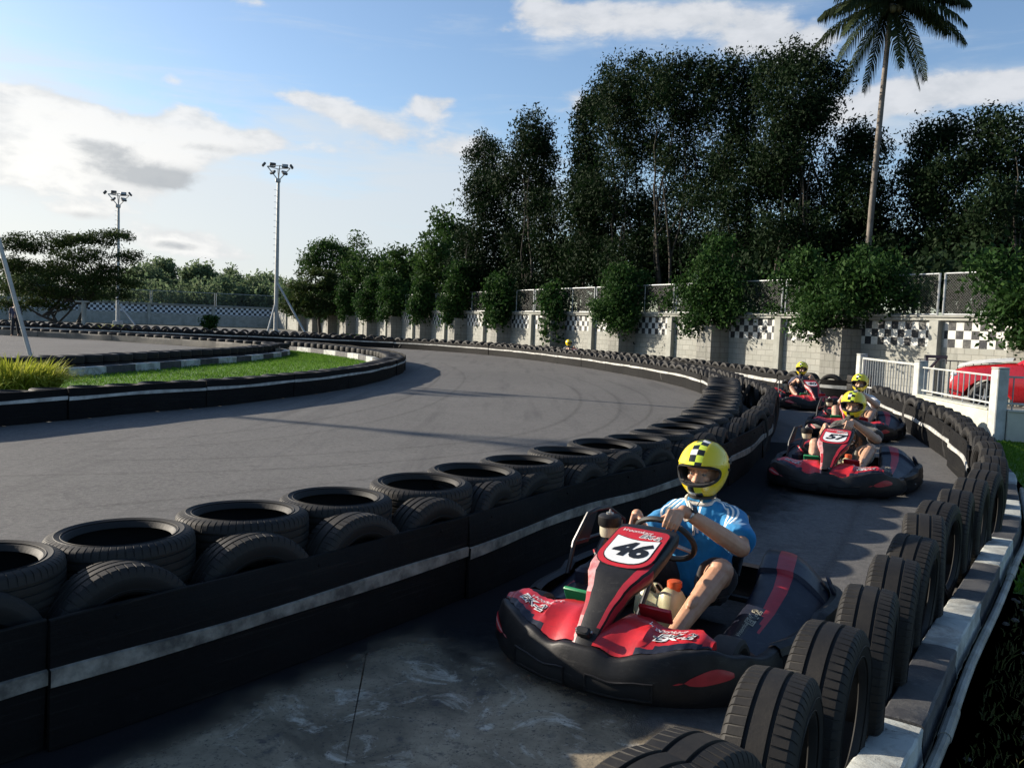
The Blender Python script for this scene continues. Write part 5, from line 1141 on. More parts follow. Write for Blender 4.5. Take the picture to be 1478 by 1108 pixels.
# ------------------------------------------------------------------ flood light masts
def mast(loc, h, label, braces=(), s=1.0):
    E = empty('flood_light_mast', loc, 0, label, 'light mast', 'flood light masts'); p = MB()
    p.tube([(0, 0, 0), (0, 0, h*.5), (0, 0, h-1.3*s)], [.17*s, .135*s, .10*s], 12)
    for k in range(int((h-3.5)/.42)): p.tube([(-.13*s, 0, 2.2+k*.42), (-.30*s, 0, 2.2+k*.42)], .014, 5)
    p.rbox((0, 0, .25), (.6*s, .6*s, .5), .03); p.rbox((-.02, -.05, h-1.25*s), (.32*s, .32*s, .28*s), .03); p.build('pole', X['mast'], E)
    a = MB(); zc = h-1.25*s; top = h-.30*s; ends = []
    for k in range(4):
        an = R(20)+k*math.pi/2; e = Vector((math.cos(an)*.80*s, math.sin(an)*.80*s, top)); a.tube([(0, 0, zc), e], .038*s, 6); ends.append(e)
    for k in range(4): a.tube([ends[k], ends[(k+1) % 4]], .03*s, 6)
    mids = [ends[k].lerp(ends[(k+1) % 4], .5) for k in range(4)]; lows = [Vector((0, 0, zc)).lerp(ends[k], .55) for k in (0, 1, 2, 3)]
    a.build('bracket_frame', X['mast'], E)
    spots = [(ends[2]+Vector((-.25*s, 0, .12*s)), 200), (ends[0]+Vector((.10*s, 0, .12*s)), 15), (mids[1]+Vector((0, 0, .20*s)), 120), (mids[3]+Vector((0, 0, .05*s)), 285), (lows[2]+Vector((0, .1, .05*s)), 230), (lows[0]+Vector((0, -.1, .05*s)), 330)]
    for q, an in spots:
        f = MB(); Mx = Matrix.Rotation(R(an), 3, 'Z') @ Matrix.Rotation(R(-38), 3, 'Y'); f.rbox(q, (.16*s, .44*s, .32*s), .03, 0, Mx.transposed().transposed()); fo = f.build('flood_light', X['lampbody'], E)
        g = MB(); g.box(q+Mx @ Vector((.083*s, 0, 0)), (.006, .37*s, .25*s), 0, Mx); g.build('lens', X['lampglass'], fo)
    for (bx, by, bz) in braces:
        q = MB(); q.tube([(0, 0, bz), (bx, by, .0)], .075, 8); q.build('brace', X['mast'], E)
    return E
m1 = at(398, 474, 60); m1.z = 0; mast(m1, 12.0, 'tall flood light mast with raking braces, right of the far wall corner', [(2.6, -1.2, 3.9), (-.5, -.6, 2.6)], .95)
m2 = at(170, 466, 80); m2.z = 0; mast(m2, 12.4, 'flood light mast rising behind the spreading tree', [(2.2, -1.0, 2.2)], 1.1)
SUN_AZ, SUN_EL = R(-69), R(19.5)
_sd = Vector((math.sin(SUN_AZ), math.cos(SUN_AZ), 0))
for q, dist, h, s_, lb in ((Vector((.2, 11.2, 0)), 33, 12.4, 1.0, 'flood light mast outside the left edge of the photo, throwing a long shadow'), (Vector((.3, 17.9, 0)), 36, 12.4, 1.0, 'second flood light mast outside the left edge of the photo')):
    mast(q+_sd*dist, h, lb, (), s_)
lp = MB(); p0 = at(45, 518, 25.3); p0.z = 0; p1 = at(-6, 332, 25.0); lp.tube([(0, 0, 0), (p1-p0), (p1-p0)*2.2], .062, 10); lp.tube([(0, 0, -.0), (p1-p0)*.012], .13, 10)
tag(lp.build('leaning_pole', X['mast'], loc=p0), 'grey steel pole leaning at the left edge, footed behind the hairpin tyres', 'pole')
# ------------------------------------------------------------------ a bystander far away
def bystander(loc, rz):
    D = empty('person', loc, rz, 'person in dark clothes walking on the inner hairpin, behind the leaning pole', 'person'); b = MB(); L = b.cone_link
    L((0, 0, .92), (0, 0, 1.16), .13, .13); L((0, 0, 1.16), (0, 0, 1.38), .13, .13); L((-.17, 0, 1.40), (.17, 0, 1.40), .06, .06); L((0, 0, 1.42), (0, .01, 1.54), .05, .05); b.ball((0, .02, 1.62), (.075, .092, .112))
    b.ball((0, .115, 1.61), .014, 5, 6)
    for s in (-1, 1):
        k = Vector((s*.10, .06+s*.08, .50)); f = Vector((s*.11, s*.20-.02, .07)); L((s*.09, 0, .90), k, .085, .06); L(k, f, .058, .038); L(f, f+Vector((0, .16, -.03)), .04, .034)
        e = Vector((s*.25, -.04-s*.06, 1.14)); w = Vector((s*.25, .07-s*.12, .91)); L((s*.19, 0, 1.39), e, .05, .04); L(e, w, .04, .028); b.ball(w+Vector((0, .02, -.06)), (.022, .04, .055))
        for q in range(4): L(w+Vector((0, -.005+.017*q, -.09)), w+Vector((0, .0+.016*q, -.15)), .008, .007, 6)
        L(w+Vector((0, .05, -.05)), w+Vector((0, .07, -.10)), .009, .008, 6)
    mesh_object('body', fuse(b, .012, 2), X['skin3'], D)
    c = MB(); ell_loft(c, [((0, 0, .86), .165, .12, 0), ((0, 0, 1.0), .16, .12, 0), ((0, 0, 1.2), .18, .13, 0), ((0, 0, 1.38), .19, .11, 0), ((0, 0, 1.46), .09, .08, 0)])
    for s in (-1, 1): c.cone_link((s*.19, 0, 1.39), (s*.245, -.03-s*.05, 1.18), .068, .06)
    mesh_object('shirt', fuse(c, .016, 2), X['navy_tee'], D); t = MB(); ell_loft(t, [((0, 0, .82), .15, .12, 0), ((0, 0, .95), .162, .125, 0)])
    for s in (-1, 1):
        k = Vector((s*.10, .06+s*.08, .50)); f = Vector((s*.11, s*.20-.02, .12)); t.cone_link((s*.09, 0, .88), k, .098, .075); t.cone_link(k, f, .074, .06)
    mesh_object('trousers', fuse(t, .016, 2), X['shorts'], D); hb = MB(); hb.ball((0, -.005, 1.655), (.083, .098, .098)); hb.build('hair', X['hair'], D)
q = at(22, 484, 43.6); q.z = .004; bystander(q, R(200))
# ------------------------------------------------------------------ vegetation
def leaf_cloud(lobes, n, size, clump=.38, per=22, flat=.0, droop=.3, aspect=.42):
    """lobes: (centre, (rx, ry, rz)); leaf sprays spread through each lobe -> V, F"""
    vol = np.array([(l[1][0]*l[1][1]*l[1][2])**(2/3) for l in lobes]); share = vol/vol.sum(); VV = []
    for (c, r), s in zip(lobes, share):
        k = max(6, int(n*s/per)); u = NPR.normal(size=(k, 3)); u /= np.linalg.norm(u, axis=1)[:, None]
        rad = NPR.random(k)**.42*NPR.uniform(.72, 1.10, k); cc = np.array(c)+u*rad[:, None]*np.array(r)
        cs = clump*NPR.uniform(.55, 1.35, k)
        off = np.clip(NPR.normal(size=(k, per, 3)), -1.7, 1.7)*cs[:, None, None]*np.array([1, 1, 1-.75*flat])[None, None, :]*.62
        VV.append((cc[:, None, :]+off).reshape(-1, 3))
    P = np.concatenate(VV); m = len(P)
    a = NPR.normal(size=(m, 3)); a[:, 2] -= droop; a /= np.linalg.norm(a, axis=1)[:, None]
    b = NPR.normal(size=(m, 3)); b -= a*(a*b).sum(1)[:, None]; b /= np.linalg.norm(b, axis=1)[:, None]+1e-9
    L = size*NPR.uniform(.6, 1.35, m)[:, None]; a = a*L*.5; b = b*L*.5*aspect
    V = np.stack([P-a, P+b-a*.1, P+a, P-b-a*.1], 1).reshape(-1, 3); F = np.arange(m*4).reshape(m, 4)
    return V, F
def limb(b, p, q, r0, r1, wob=.06, n=6, sd=0):
    p, q = Vector(p), Vector(q); L = (q-p).length; pts = []
    for k in range(n+1):
        t = k/n; w = mnoise.noise_vector(Vector((p.x+sd, p.y, t*2.3+sd)))*wob*L*math.sin(math.pi*min(1, t*1.0)); pts.append(p.lerp(q, t)+w)
    b.tube(pts, [r0+(r1-r0)*k/n for k in range(n+1)], 7, 0)
    return pts
def tree(name, base, lobes, n, size, leaf, label, group, stems=1, r=.16, clump=.38, flat=0, bark='bark', droop=.3, aspect=.42, cat='tree', crown='crown', spread=.5, sats=3):
    base = Vector(base); E = empty(name, base, 0, label, cat, group); sat = []
    for c, rr in lobes:
        for _ in range(sats):
            u = Vector((random.gauss(0, 1), random.gauss(0, 1), random.gauss(.25, .8))).normalized(); f = random.uniform(.22, .48); sat.append((Vector(c)+Vector((u.x*rr[0], u.y*rr[1], u.z*rr[2]))*random.uniform(.8, 1.12), tuple(q*f for q in rr)))
    full = list(lobes)+sat; b = MB(); B = base; loc = [(Vector(c)-B, rr) for c, rr in lobes]
    top = max(loc, key=lambda l: l[0].z)
    for s in range(stems):
        o = Vector((random.uniform(-1, 1)*spread*(stems > 1), random.uniform(-.5, .5)*spread*(stems > 1), 0)); tgt = random.choice(loc) if s else top
        hh = Vector((tgt[0].x*.6+o.x, tgt[0].y*.6+o.y, tgt[0].z*.62)); tr = limb(b, o, hh, r*random.uniform(.8, 1.1), r*.16, .05, 7, s*3.1)
        mine = [l for i, l in enumerate(loc) if i % stems == s] or [tgt]
        for l in mine:
            st = tr[min(len(tr)-1, 3+random.randrange(4))]; limb(b, st, l[0]+Vector((0, 0, l[1][2]*.5)), r*.36, r*.06, .10, 6, s+l[0].x)
            for k in range(3):
                u = Vector((random.uniform(-1, 1), random.uniform(-1, 1), random.uniform(-.3, .9))); limb(b, l[0]-Vector((0, 0, l[1][2]*.3)), l[0]+Vector((u.x*l[1][0], u.y*l[1][1], u.z*l[1][2]))*.85+Vector((0, 0, 0)), r*.2, r*.04, .12, 4, k+l[0].y)
    b.build('trunk', X[bark], E, ang=60)
    V, F = leaf_cloud([((c.x-B.x, c.y-B.y, c.z-B.z), rr) for c, rr in ((Vector(c), rr) for c, rr in full)], n, size, clump, 22, flat, droop, aspect); np_mesh(crown, V, F, X[leaf], E)
    return E
def L(px, py, rx, ry, Y, dz=1.0):
    """crown lobe seen at photo place (px, py), its half width and half height given as they look from the track side"""
    c = at(px, py, Y); k = Y/FPX; return (c, (rx*k, (rx+ry)*.5*k*dz, ry*k))
def ground_at(px, Y): p = at(px, 480, Y); p.z = 0; return p
TALL = 'tall dark trees behind the block wall'
T = [
 (700, 54, [(700, 240, 26, 42), (690, 285, 26, 34), (716, 300, 34, 50), (690, 350, 34, 40), (735, 360, 40, 46), (700, 400, 36, 34)], 'slender outermost tall tree, leftmost of the dark trees behind the block wall'),
 (765, 50, [(768, 190, 26, 34), (752, 220, 30, 36), (782, 235, 26, 40), (762, 285, 40, 44), (790, 325, 34, 50), (755, 355, 34, 40), (800, 380, 30, 36)], 'tall tree with pale bare stems, second of the dark trees behind the block wall'),
 (850, 46, [(845, 195, 24, 36), (868, 150, 26, 36), (850, 240, 34, 44), (835, 300, 34, 44), (870, 320, 40, 50), (850, 375, 44, 40)], 'tall tree with a narrow top, beside the notch of sky in the dark trees'),
 (905, 43, [(900, 112, 40, 26), (880, 150, 36, 40), (925, 150, 40, 44), (900, 210, 48, 50), (890, 280, 48, 50), (930, 320, 44, 56), (900, 380, 50, 44)], 'broad dark tree with a flat top, left of the middle of the tall tree row'),
 (985, 41, [(970, 100, 38, 26), (1010, 108, 38, 28), (955, 145, 36, 40), (1000, 160, 46, 44), (975, 220, 52, 50), (1005, 280, 50, 50), (975, 340, 52, 54), (1020, 370, 44, 44)], 'broad dark tree in the middle of the tall tree row'),
 (1075, 38, [(1050, 112, 34, 28), (1085, 120, 30, 30), (1065, 165, 44, 42), (1050, 225, 46, 50), (1095, 250, 44, 54), (1060, 310, 52, 54), (1095, 360, 46, 46)], 'dark tree right of the middle of the tall tree row'),
 (1150, 36, [(1150, 88, 36, 28), (1125, 115, 34, 32), (1182, 110, 34, 32), (1150, 155, 52, 44), (1185, 165, 30, 34), (1140, 215, 50, 50), (1160, 280, 48, 54), (1145, 345, 52, 52)], 'highest of the dark trees, with a rounded top left of the palm'),
 (1240, 35, [(1228, 205, 22, 22), (1258, 218, 26, 26), (1212, 250, 22, 30), (1250, 275, 34, 34), (1222, 320, 30, 34), (1268, 335, 36, 40), (1240, 375, 46, 34)], 'thin dark tree behind the palm trunk, with sky showing through'),
 (1345, 33, [(1340, 205, 28, 24), (1368, 195, 26, 22), (1328, 250, 26, 36), (1370, 255, 34, 38), (1340, 305, 36, 40), (1380, 330, 36, 44), (1345, 365, 44, 36)], 'dark tree right of the palm'),
 (1445, 31, [(1425, 195, 28, 24), (1462, 190, 30, 24), (1412, 240, 28, 36), (1458, 250, 38, 38), (1435, 300, 42, 42), (1478, 320, 38, 48), (1440, 355, 48, 40), (1520, 240, 40, 60)], 'dark tree at the right edge of the photo'),
]
for px, Y, lb, lab in T:
    top = min(q[1]-q[3] for q in lb)
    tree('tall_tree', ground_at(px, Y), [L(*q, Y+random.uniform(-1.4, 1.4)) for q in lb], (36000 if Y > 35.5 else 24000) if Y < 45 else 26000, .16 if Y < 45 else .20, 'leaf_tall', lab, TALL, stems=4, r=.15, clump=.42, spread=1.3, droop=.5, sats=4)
# undergrowth trees behind the wall that close the row at its foot
for px, Y in ((720, 53), (800, 48), (880, 45), (960, 42), (1040, 39.5), (1110, 37.5), (1190, 35.5), (1300, 33), (1390, 31.5), (1470, 30)):
    tree('undergrowth_tree', ground_at(px, Y), [L(px+random.uniform(-40, 40), 395+random.uniform(-45, 25), random.uniform(34, 52), random.uniform(26, 40), Y+random.uniform(0, 2)) for _ in range(5)], 11000, .20, 'leaf_tall', 'low dark tree in the shade at the foot of the tall trees', 'low trees under the tall tree row', stems=3, r=.07, clump=.5, spread=1.2)
th = []
for k in range(150):
    n_ = random.uniform(3.2, 17.5); off_ = random.uniform(1.6, 5.5); z_ = random.uniform(.4, 3.9); q_ = WP0+WD*(6*(n_-4.5))-WN*off_; th.append(((q_.x, q_.y, z_), (1.5, 1.5, 1.1)))
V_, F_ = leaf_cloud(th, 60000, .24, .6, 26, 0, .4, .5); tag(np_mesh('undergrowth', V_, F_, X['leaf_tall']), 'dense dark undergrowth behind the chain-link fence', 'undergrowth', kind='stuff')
th = []
for k in range(70):
    q_ = WE+FD*random.uniform(-4, 62)+Vector((-FD.y, FD.x, 0))*-random.uniform(3, 9); th.append(((q_.x, q_.y, random.uniform(.6, 4.6)), (2.6, 2.6, 1.8)))
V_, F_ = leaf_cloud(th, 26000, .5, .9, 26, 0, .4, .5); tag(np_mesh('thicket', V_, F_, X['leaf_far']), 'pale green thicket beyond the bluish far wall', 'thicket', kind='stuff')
MID = 'trees along the far part of the checkered wall'
T2 = [
 (640, 60, [(640, 330, 26, 22), (625, 360, 32, 26), (660, 365, 32, 30), (640, 400, 40, 30), (665, 425, 30, 24)], 'green tree with a pointed top, left of the tall dark trees'),
 (590, 68, [(592, 380, 26, 20), (575, 400, 26, 22), (610, 410, 30, 24), (590, 435, 36, 20)], 'small green tree along the far wall, third from the mast'),
 (540, 76, [(548, 385, 22, 18), (525, 400, 26, 24), (555, 415, 26, 22), (535, 435, 32, 18)], 'small green tree along the far wall, second from the mast'),
 (497, 84, [(470, 358, 26, 20), (500, 366, 26, 22), (455, 378, 26, 22), (520, 385, 28, 22), (485, 395, 40, 26)], 'round topped green tree behind the dark layered tree'),
]
for px, Y, lb, lab in T2: tree('green_tree', ground_at(px, Y), [L(*q, Y+random.uniform(-1.5, 1.5)) for q in lb], 7000, .34, 'leaf_mid', lab, MID, stems=3, r=.14, clump=.55)
tree('layered_tree', ground_at(462, 78), [L(*q, 78) for q in ((455, 395, 30, 9), (440, 412, 30, 8), (470, 410, 36, 9), (455, 428, 46, 9), (480, 442, 36, 8), (430, 440, 30, 7), (455, 450, 40, 7))], 7000, .30, 'leaf_rain', 'dark tree with flat layered branches just right of the flood light mast', None, stems=1, r=.2, clump=.45, flat=.7)
FARL = 'distant trees beyond the far wall'
for k, (px, py, rx, ry) in enumerate(((215, 405, 30, 24), (232, 392, 22, 16), (262, 420, 34, 22), (290, 398, 24, 20), (300, 415, 34, 26), (335, 412, 32, 24), (366, 424, 26, 24), (385, 415, 22, 22), (345, 430, 36, 18), (190, 420, 36, 24), (60, 425, 40, 24), (130, 428, 40, 22))):
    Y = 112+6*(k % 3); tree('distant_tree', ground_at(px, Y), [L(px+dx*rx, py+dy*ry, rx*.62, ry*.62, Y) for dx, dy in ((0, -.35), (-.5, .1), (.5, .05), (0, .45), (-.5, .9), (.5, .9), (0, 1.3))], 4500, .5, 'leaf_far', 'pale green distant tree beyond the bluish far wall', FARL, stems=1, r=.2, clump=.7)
tree('spreading_tree', ground_at(106, 62), [L(*q, 62+dz) for q, dz in (((95, 347, 46, 11), 0), ((140, 345, 30, 12), 1), ((172, 340, 26, 7), .5), ((185, 370, 26, 8), -1), ((55, 355, 40, 11), 1), ((15, 352, 40, 13), 0), ((120, 370, 56, 12), -1.5), ((165, 390, 36, 9), 0), ((70, 388, 60, 14), 1.5), ((20, 385, 40, 16), 0), ((110, 402, 70, 13), 0), ((180, 408, 34, 9), 0), ((40, 415, 50, 15), -1), ((95, 424, 62, 12), 1), ((150, 424, 44, 10), -1), ((15, 440, 30, 12), 0), ((70, 440, 40, 9), 0))], 40000, .18, 'leaf_rain', 'wide dark tree with layered branches, standing before the left flood light mast', None, stems=2, r=.22, clump=.42, flat=.6, spread=.2, sats=2)
# shrubs spilling over the planter pillars
SH = 'shrubs on the planter pillars'
shr = {4: [(0, .1, 2.5, 1.3, .9, .75), (-.5, .2, 3.2, 1.2, .8, .7), (.3, .5, 1.9, 1.1, .6, .5), (.9, .3, 2.7, .9, .7, .6)],
       5: [(0, .2, 2.35, 1.1, .7, .75), (-1.0, .1, 2.5, 1.0, .7, .7), (.9, .2, 2.75, 1.0, .7, .7), (-1.2, .1, 3.2, .9, .7, .6), (.2, 0, 3.3, 1.0, .7, .7), (1.2, 0, 3.35, .8, .6, .45), (-.5, .5, 1.75, .7, .4, .5), (.6, -.4, 3.8, .5, .4, .5), (-1.5, .2, 3.9, .6, .5, .4)],
       6: [(0, .2, 2.6, 1.1, .8, .8), (-.4, .1, 3.5, 1.0, .7, .8), (.5, .1, 3.3, .9, .7, .7), (-.6, .4, 1.9, .8, .5, .6), (.1, .1, 4.3, .6, .5, .6), (.7, .1, 2.2, .6, .5, .5), (-.9, .3, 2.8, .6, .5, .6)],
       7: [(0, .2, 2.5, 1.1, .8, .7), (.1, .1, 3.3, 1.1, .8, .7), (-.6, .4, 2.0, .7, .5, .45), (.6, .3, 1.8, .6, .5, .45), (-.3, .1, 3.9, .7, .5, .4)],
       8: [(0, .15, 1.5, .35, .3, .8), (.1, .1, 2.4, .5, .4, .6), (-.3, .1, 2.9, .6, .4, .5)],
       9: [(0, .2, 2.3, 1.2, .9, .8), (0, .1, 3.3, 1.1, .9, .8), (.4, .2, 1.8, .8, .6, .5), (-.6, .1, 2.7, .8, .6, .7)]}
for n in range(4, 18):
    p = PIL[n-4]; lst = shr.get(n) or [(random.uniform(-.4, .4), .2, 2.2+random.uniform(0, .3), 1.1, .8, .7), (random.uniform(-.5, .5), .1, 3.1, 1.2, .9, .8), (random.uniform(-.5, .5), .3, 1.8, .8, .5, .4), (random.uniform(-.5, .5), .1, 3.9, .8, .6, .6)]
    wx = {4: 1.05, 5: 1.08, 6: 1.05, 7: .95}.get(n, random.uniform(.65, 1.1)); hz_ = 0 if n < 10 else random.uniform(-.5, .9); lob = [(p+WD*a*-wx+WN*b_+Vector((0, 0, z+hz_*(z-1.6)*.4)), (rx*wx, ry, rz)) for a, b_, z, rx, ry, rz in lst]
    lab = {4: 'leafy green shrub at the right edge, hanging over the checkered wall', 5: 'widest green shrub, spilling over the wall behind the white gate', 6: 'tall green shrub hanging over the wall left of kart 40', 7: 'round green shrub over the wall, third from the gate', 8: 'thin straggling creeper with brown tips on the block wall', 9: 'dense green shrub where the chain-link fence begins'}.get(n, 'green shrub on a block pillar of the far part of the checkered wall')
    tree('creeper' if n == 8 else 'shrub', p+Vector((0, 0, 1.82)), lob, 9500 if n < 8 else 5500 if n != 8 else 1700, .14 if n < 8 else .20, 'leaf_shrub', lab, None if n in (5, 6, 7, 8) else SH, stems=3, r=.05, clump=.30 if n < 8 else .38, spread=.25, sats=4, cat='shrub', crown='foliage', droop=.6, aspect=.55)
cr = []
for n_, ln_, h_ in ((5.55, 1.2, 2.5), (6.4, 1.4, 2.6), (4.62, .8, 2.45), (7.3, .9, 2.5), (9.4, 1.6, 2.9), (10.4, 1.6, 2.9), (11.5, 2, 3.0), (12.5, 2, 3.0), (13.5, 2, 3.0)):
    for k in range(5): q_ = WP0+WD*(6*(n_-4.5)+random.uniform(-1, 1)*ln_)+WN*random.uniform(-.3, .05); cr.append(((q_.x, q_.y, h_+random.uniform(-.25, .5)), (.5, .3, .30)))
V_, F_ = leaf_cloud(cr, 3500, .14, .26, 20, 0, .6, .55); tag(np_mesh('creeping_vine', V_, F_, X['leaf_shrub']), 'green creeper growing along the top of the block wall', 'creeper', kind='stuff')
# ------------------------------------------------------------------ palm
def frond(parent, start, d, length, sag, leaf, ll=.62, n=56, w=.032):
    d = Vector(d).normalized(); side = d.cross(Vector((0, 0, 1))).normalized(); pts = []
    for k in range(13):
        t = k/12; pts.append(Vector(start)+Vector((d.x, d.y, 0)).normalized()*(length*t*(1-.22*sag*t*t))*math.hypot(d.x, d.y)+Vector((0, 0, d.z*length*t-sag*length*.70*t**2.0)))
    V = []; F = []
    def strip(ps, ws, nn):
        b = len(V)
        for p, q in zip(ps, ws): V.append(p-nn*q); V.append(p+nn*q)
        for i in range(len(ps)-1): F.append((b+2*i, b+2*i+1, b+2*i+3, b+2*i+2))
    strip(pts, [.045*(1-.8*k/12) for k in range(13)], side); strip(pts, [.03*(1-.8*k/12) for k in range(13)], Vector((0, 0, 1)))
    for k in range(3, n):
        t = k/n; i = min(11, int(t*12)); p = pts[i].lerp(pts[i+1], t*12-i); tg = (pts[i+1]-pts[i]).normalized(); l = ll*math.sin(math.pi*min(1, .12+t*.86))**.6*random.uniform(.85, 1.1)
        for s in (-1, 1):
            o = (side*s*.75+tg*.55+Vector((0, 0, random.uniform(-.05, .2)))).normalized(); q1 = p+o*l*.5+Vector((0, 0, -.08*l)); q2 = p+o*l*.72+Vector((0, 0, -.66*l*(1+.4*random.random()))); nn = tg.cross(o).cross(o).normalized() if False else tg
            strip([p, q1, q2], [w*.8, w, .004], nn)
    np_mesh('frond', np.array([tuple(v) for v in V]), np.array(F), X[leaf], parent)
def palm():
    Yp = 33.0; b0 = at(1243, 480, Yp); b0.z = 0; top = at(1287, 6, Yp); E = empty('palm_tree', b0, 0, 'tall coconut palm with a leaning trunk, taller than the trees behind the wall', 'palm tree'); rel = top-b0; pts = []; rs = []
    for k in range(25):
        t = k/24; bow = math.sin(math.pi*t)*-.10+.0; pts.append(Vector((rel.x*(t**.88)+bow*.8, rel.y*t, rel.z*t))); rs.append((.125-.035*t+.07*math.exp(-t*22))*(1+.018*(k % 2)))
    m = MB(); m.tube(pts, rs, 14); m.build('trunk', X['palmbark'], E, ang=60)
    h = MB()
    for k in range(7): a = k*.9; h.ball(rel+Vector((math.cos(a)*.28, math.sin(a)*.28, -.22-.06*(k % 2))), (.13, .13, .16), 7, 9)
    h.build('coconut_cluster', M('coconut', (.10, .085, .03), .6), E)
    for (dx, dz, sg, ln) in ((-1, .42, .62, 3.3), (-1, .15, .60, 3.2), (-.9, .75, .60, 3.2), (-.85, -.10, .55, 3.0), (-.62, -.38, .50, 2.9), (-.42, -.75, .32, 2.9), (-.20, -.95, .25, 2.7), (.10, -1, .22, 2.5), (.34, -.85, .30, 2.8), (.60, -.45, .48, 2.9), (.85, -.12, .56, 3.1), (1, .16, .60, 3.2), (1, .42, .62, 3.4), (.9, .8, .60, 3.2),
                            (-.5, 1, .55, 3.0), (.5, 1, .55, 3.0), (.1, 1, .5, 3.0), (-.7, .3, .62, 3.0), (.72, .35, .62, 3.0), (-.3, .6, .7, 2.9), (.35, .55, .7, 2.9), (-.5, -.1, .6, 2.7), (.5, 0, .6, 2.8), (0, .2, .75, 2.8)):
        frond(E, rel+Vector((dx*.08, 0, .05)), (dx, random.choice((-1, 1))*random.uniform(.18, .55), dz), ln*random.uniform(.92, 1.06), sg, 'leaf_palm', .66)
palm()
p_ = at(508, 490, 56); p_.z = 0; E_ = empty('small_palm', p_, 0, 'low feathery palm plant before the sunlit far wall', 'palm plant')
for k in range(12): a = k*2.4; frond(E_, (0, 0, .25), (math.cos(a)*.75, math.sin(a)*.75, .65), 1.35, .75, 'leaf_mid', .34, 16, .02)
def tuft(name, loc, n, rad, l0, l1, label, w=.014, leaf='leaf_yellow', cat='grass plant'):
    E = empty(name, loc, 0, label, cat); V = []; F = []
    for k in range(n):
        a = random.random()*6.283; r = rad*math.sqrt(random.random()); p = Vector((math.cos(a)*r, math.sin(a)*r, 0)); a2 = a+random.gauss(0, .6); o = Vector((math.cos(a2), math.sin(a2), 0)); ln = random.uniform(l0, l1); sp = random.uniform(.25, .95)*(.4+.6*r/rad); s = Vector((-o.y, o.x, 0)); b = len(V)
        for i in range(6):
            t = i/5; q = p+o*(ln*sp*t**1.2)+Vector((0, 0, ln*(t*(1.05-.25*sp)-t*t*(.30+.42*sp)))); ww = w*(1-t**2.2)+.0012; V += [q-s*ww, q+s*ww]
        F += [(b+2*i, b+2*i+1, b+2*i+3, b+2*i+2) for i in range(5)]
    np_mesh('blades', np.array([tuple(v) for v in V]), np.array(F), X[leaf], E); return E
g_ = at(16, 566, 15.2); g_.z = .008; tuft('ornamental_grass', g_, 1500, .72, .7, 1.15, 'big yellow-green ornamental grass on the lawn at the left edge')
g_ = at(165, 480, 57); g_.z = 0; tuft('ornamental_grass', g_, 900, 1.25, .7, 1.05, 'low yellow-green grass clump far off, under the left flood light mast', .022)
s_ = ground_at(302, 58); tree('small_shrub', s_, [(s_+Vector((0, 0, .6)), (.4, .4, .5)), (s_+Vector((.1, 0, 1.1)), (.3, .3, .4))], 900, .2, 'leaf_shrub', 'small dark shrub standing before the bluish far wall', None, stems=3, r=.03, clump=.2, spread=.2, cat='shrub', crown='foliage')
fp = MB(); fp.tube([(0, 0, 0), (0, 0, 2.0)], .16, 10); fp.rbox((-.1, 0, 2.0), (.9, .3, .12), .02); f_ = ground_at(121, 60); tag(fp.build('concrete_post', X['wallpaint'], loc=f_), 'pale concrete post right of the spreading tree trunk', 'post')
# ------------------------------------------------------------------ sky, sun, camera
W = bpy.data.worlds.new('World'); SC.world = W; W.use_nodes = True; nt = W.node_tree; ns, ls = nt.nodes, nt.links; bg = ns['Background']
sky = ns.new('ShaderNodeTexSky'); sky.sky_type = 'NISHITA'; sky.sun_disc = False; sky.sun_elevation = SUN_EL; sky.sun_rotation = SUN_AZ; sky.air_density = 1.0; sky.dust_density = SKY_DUST; sky.ozone_density = 1.6; sky.altitude = 0
tc = ns.new('ShaderNodeTexCoord').outputs['Generated']; sp = ns.new('ShaderNodeSeparateXYZ'); ls.new(tc, sp.inputs[0])
azn = mth(ns, ls, 'ARCTAN2', sp.outputs['X'], sp.outputs['Y']); eln = mth(ns, ls, 'ARCSINE', sp.outputs['Z'])
# clouds live in the sky dome: azimuth and elevation of each bank, its half sizes in degrees, weight
cb = ns.new('ShaderNodeCombineXYZ'); ls.new(azn, cb.inputs[0]); ls.new(mth(ns, ls, 'MULTIPLY', eln, 1.9), cb.inputs[1])
nlow = nz(ns, ls, cb.outputs[0], 5.0, 12, .60, .35); nfine = nz(ns, ls, cb.outputs[0], 14.0, 10, .62, .3)
st = ns.new('ShaderNodeMapping'); st.inputs['Scale'].default_value = (2.2, 9.0, 1); st.inputs['Rotation'].default_value = (0, 0, R(-10)); ls.new(cb.outputs[0], st.inputs['Vector']); ncir = nz(ns, ls, st.outputs[0], 2.2, 9, .6, .6)
def bank(blobs):
    tot = None
    for (az, el, ra, re, w) in blobs:
        a = mth(ns, ls, 'DIVIDE', mth(ns, ls, 'SUBTRACT', azn, R(az)), R(ra)); e = mth(ns, ls, 'DIVIDE', mth(ns, ls, 'SUBTRACT', eln, R(el)), R(re))
        g = mth(ns, ls, 'MULTIPLY', mth(ns, ls, 'EXPONENT', mth(ns, ls, 'MULTIPLY', mth(ns, ls, 'ADD', mth(ns, ls, 'MULTIPLY', a, a), mth(ns, ls, 'MULTIPLY', e, e)), -1.0)), w)
        tot = g if tot is None else mth(ns, ls, 'ADD', tot, g)
    return tot
def dirs(blobs):
    out = []
    for (px, py, rx, ry, w) in blobs:
        d = (at(px, py, 100)-CAM).normalized(); out.append((math.degrees(math.atan2(d.x, d.y)), math.degrees(math.asin(d.z)), math.degrees(rx/FPX), math.degrees(ry/FPX), w))
    return out
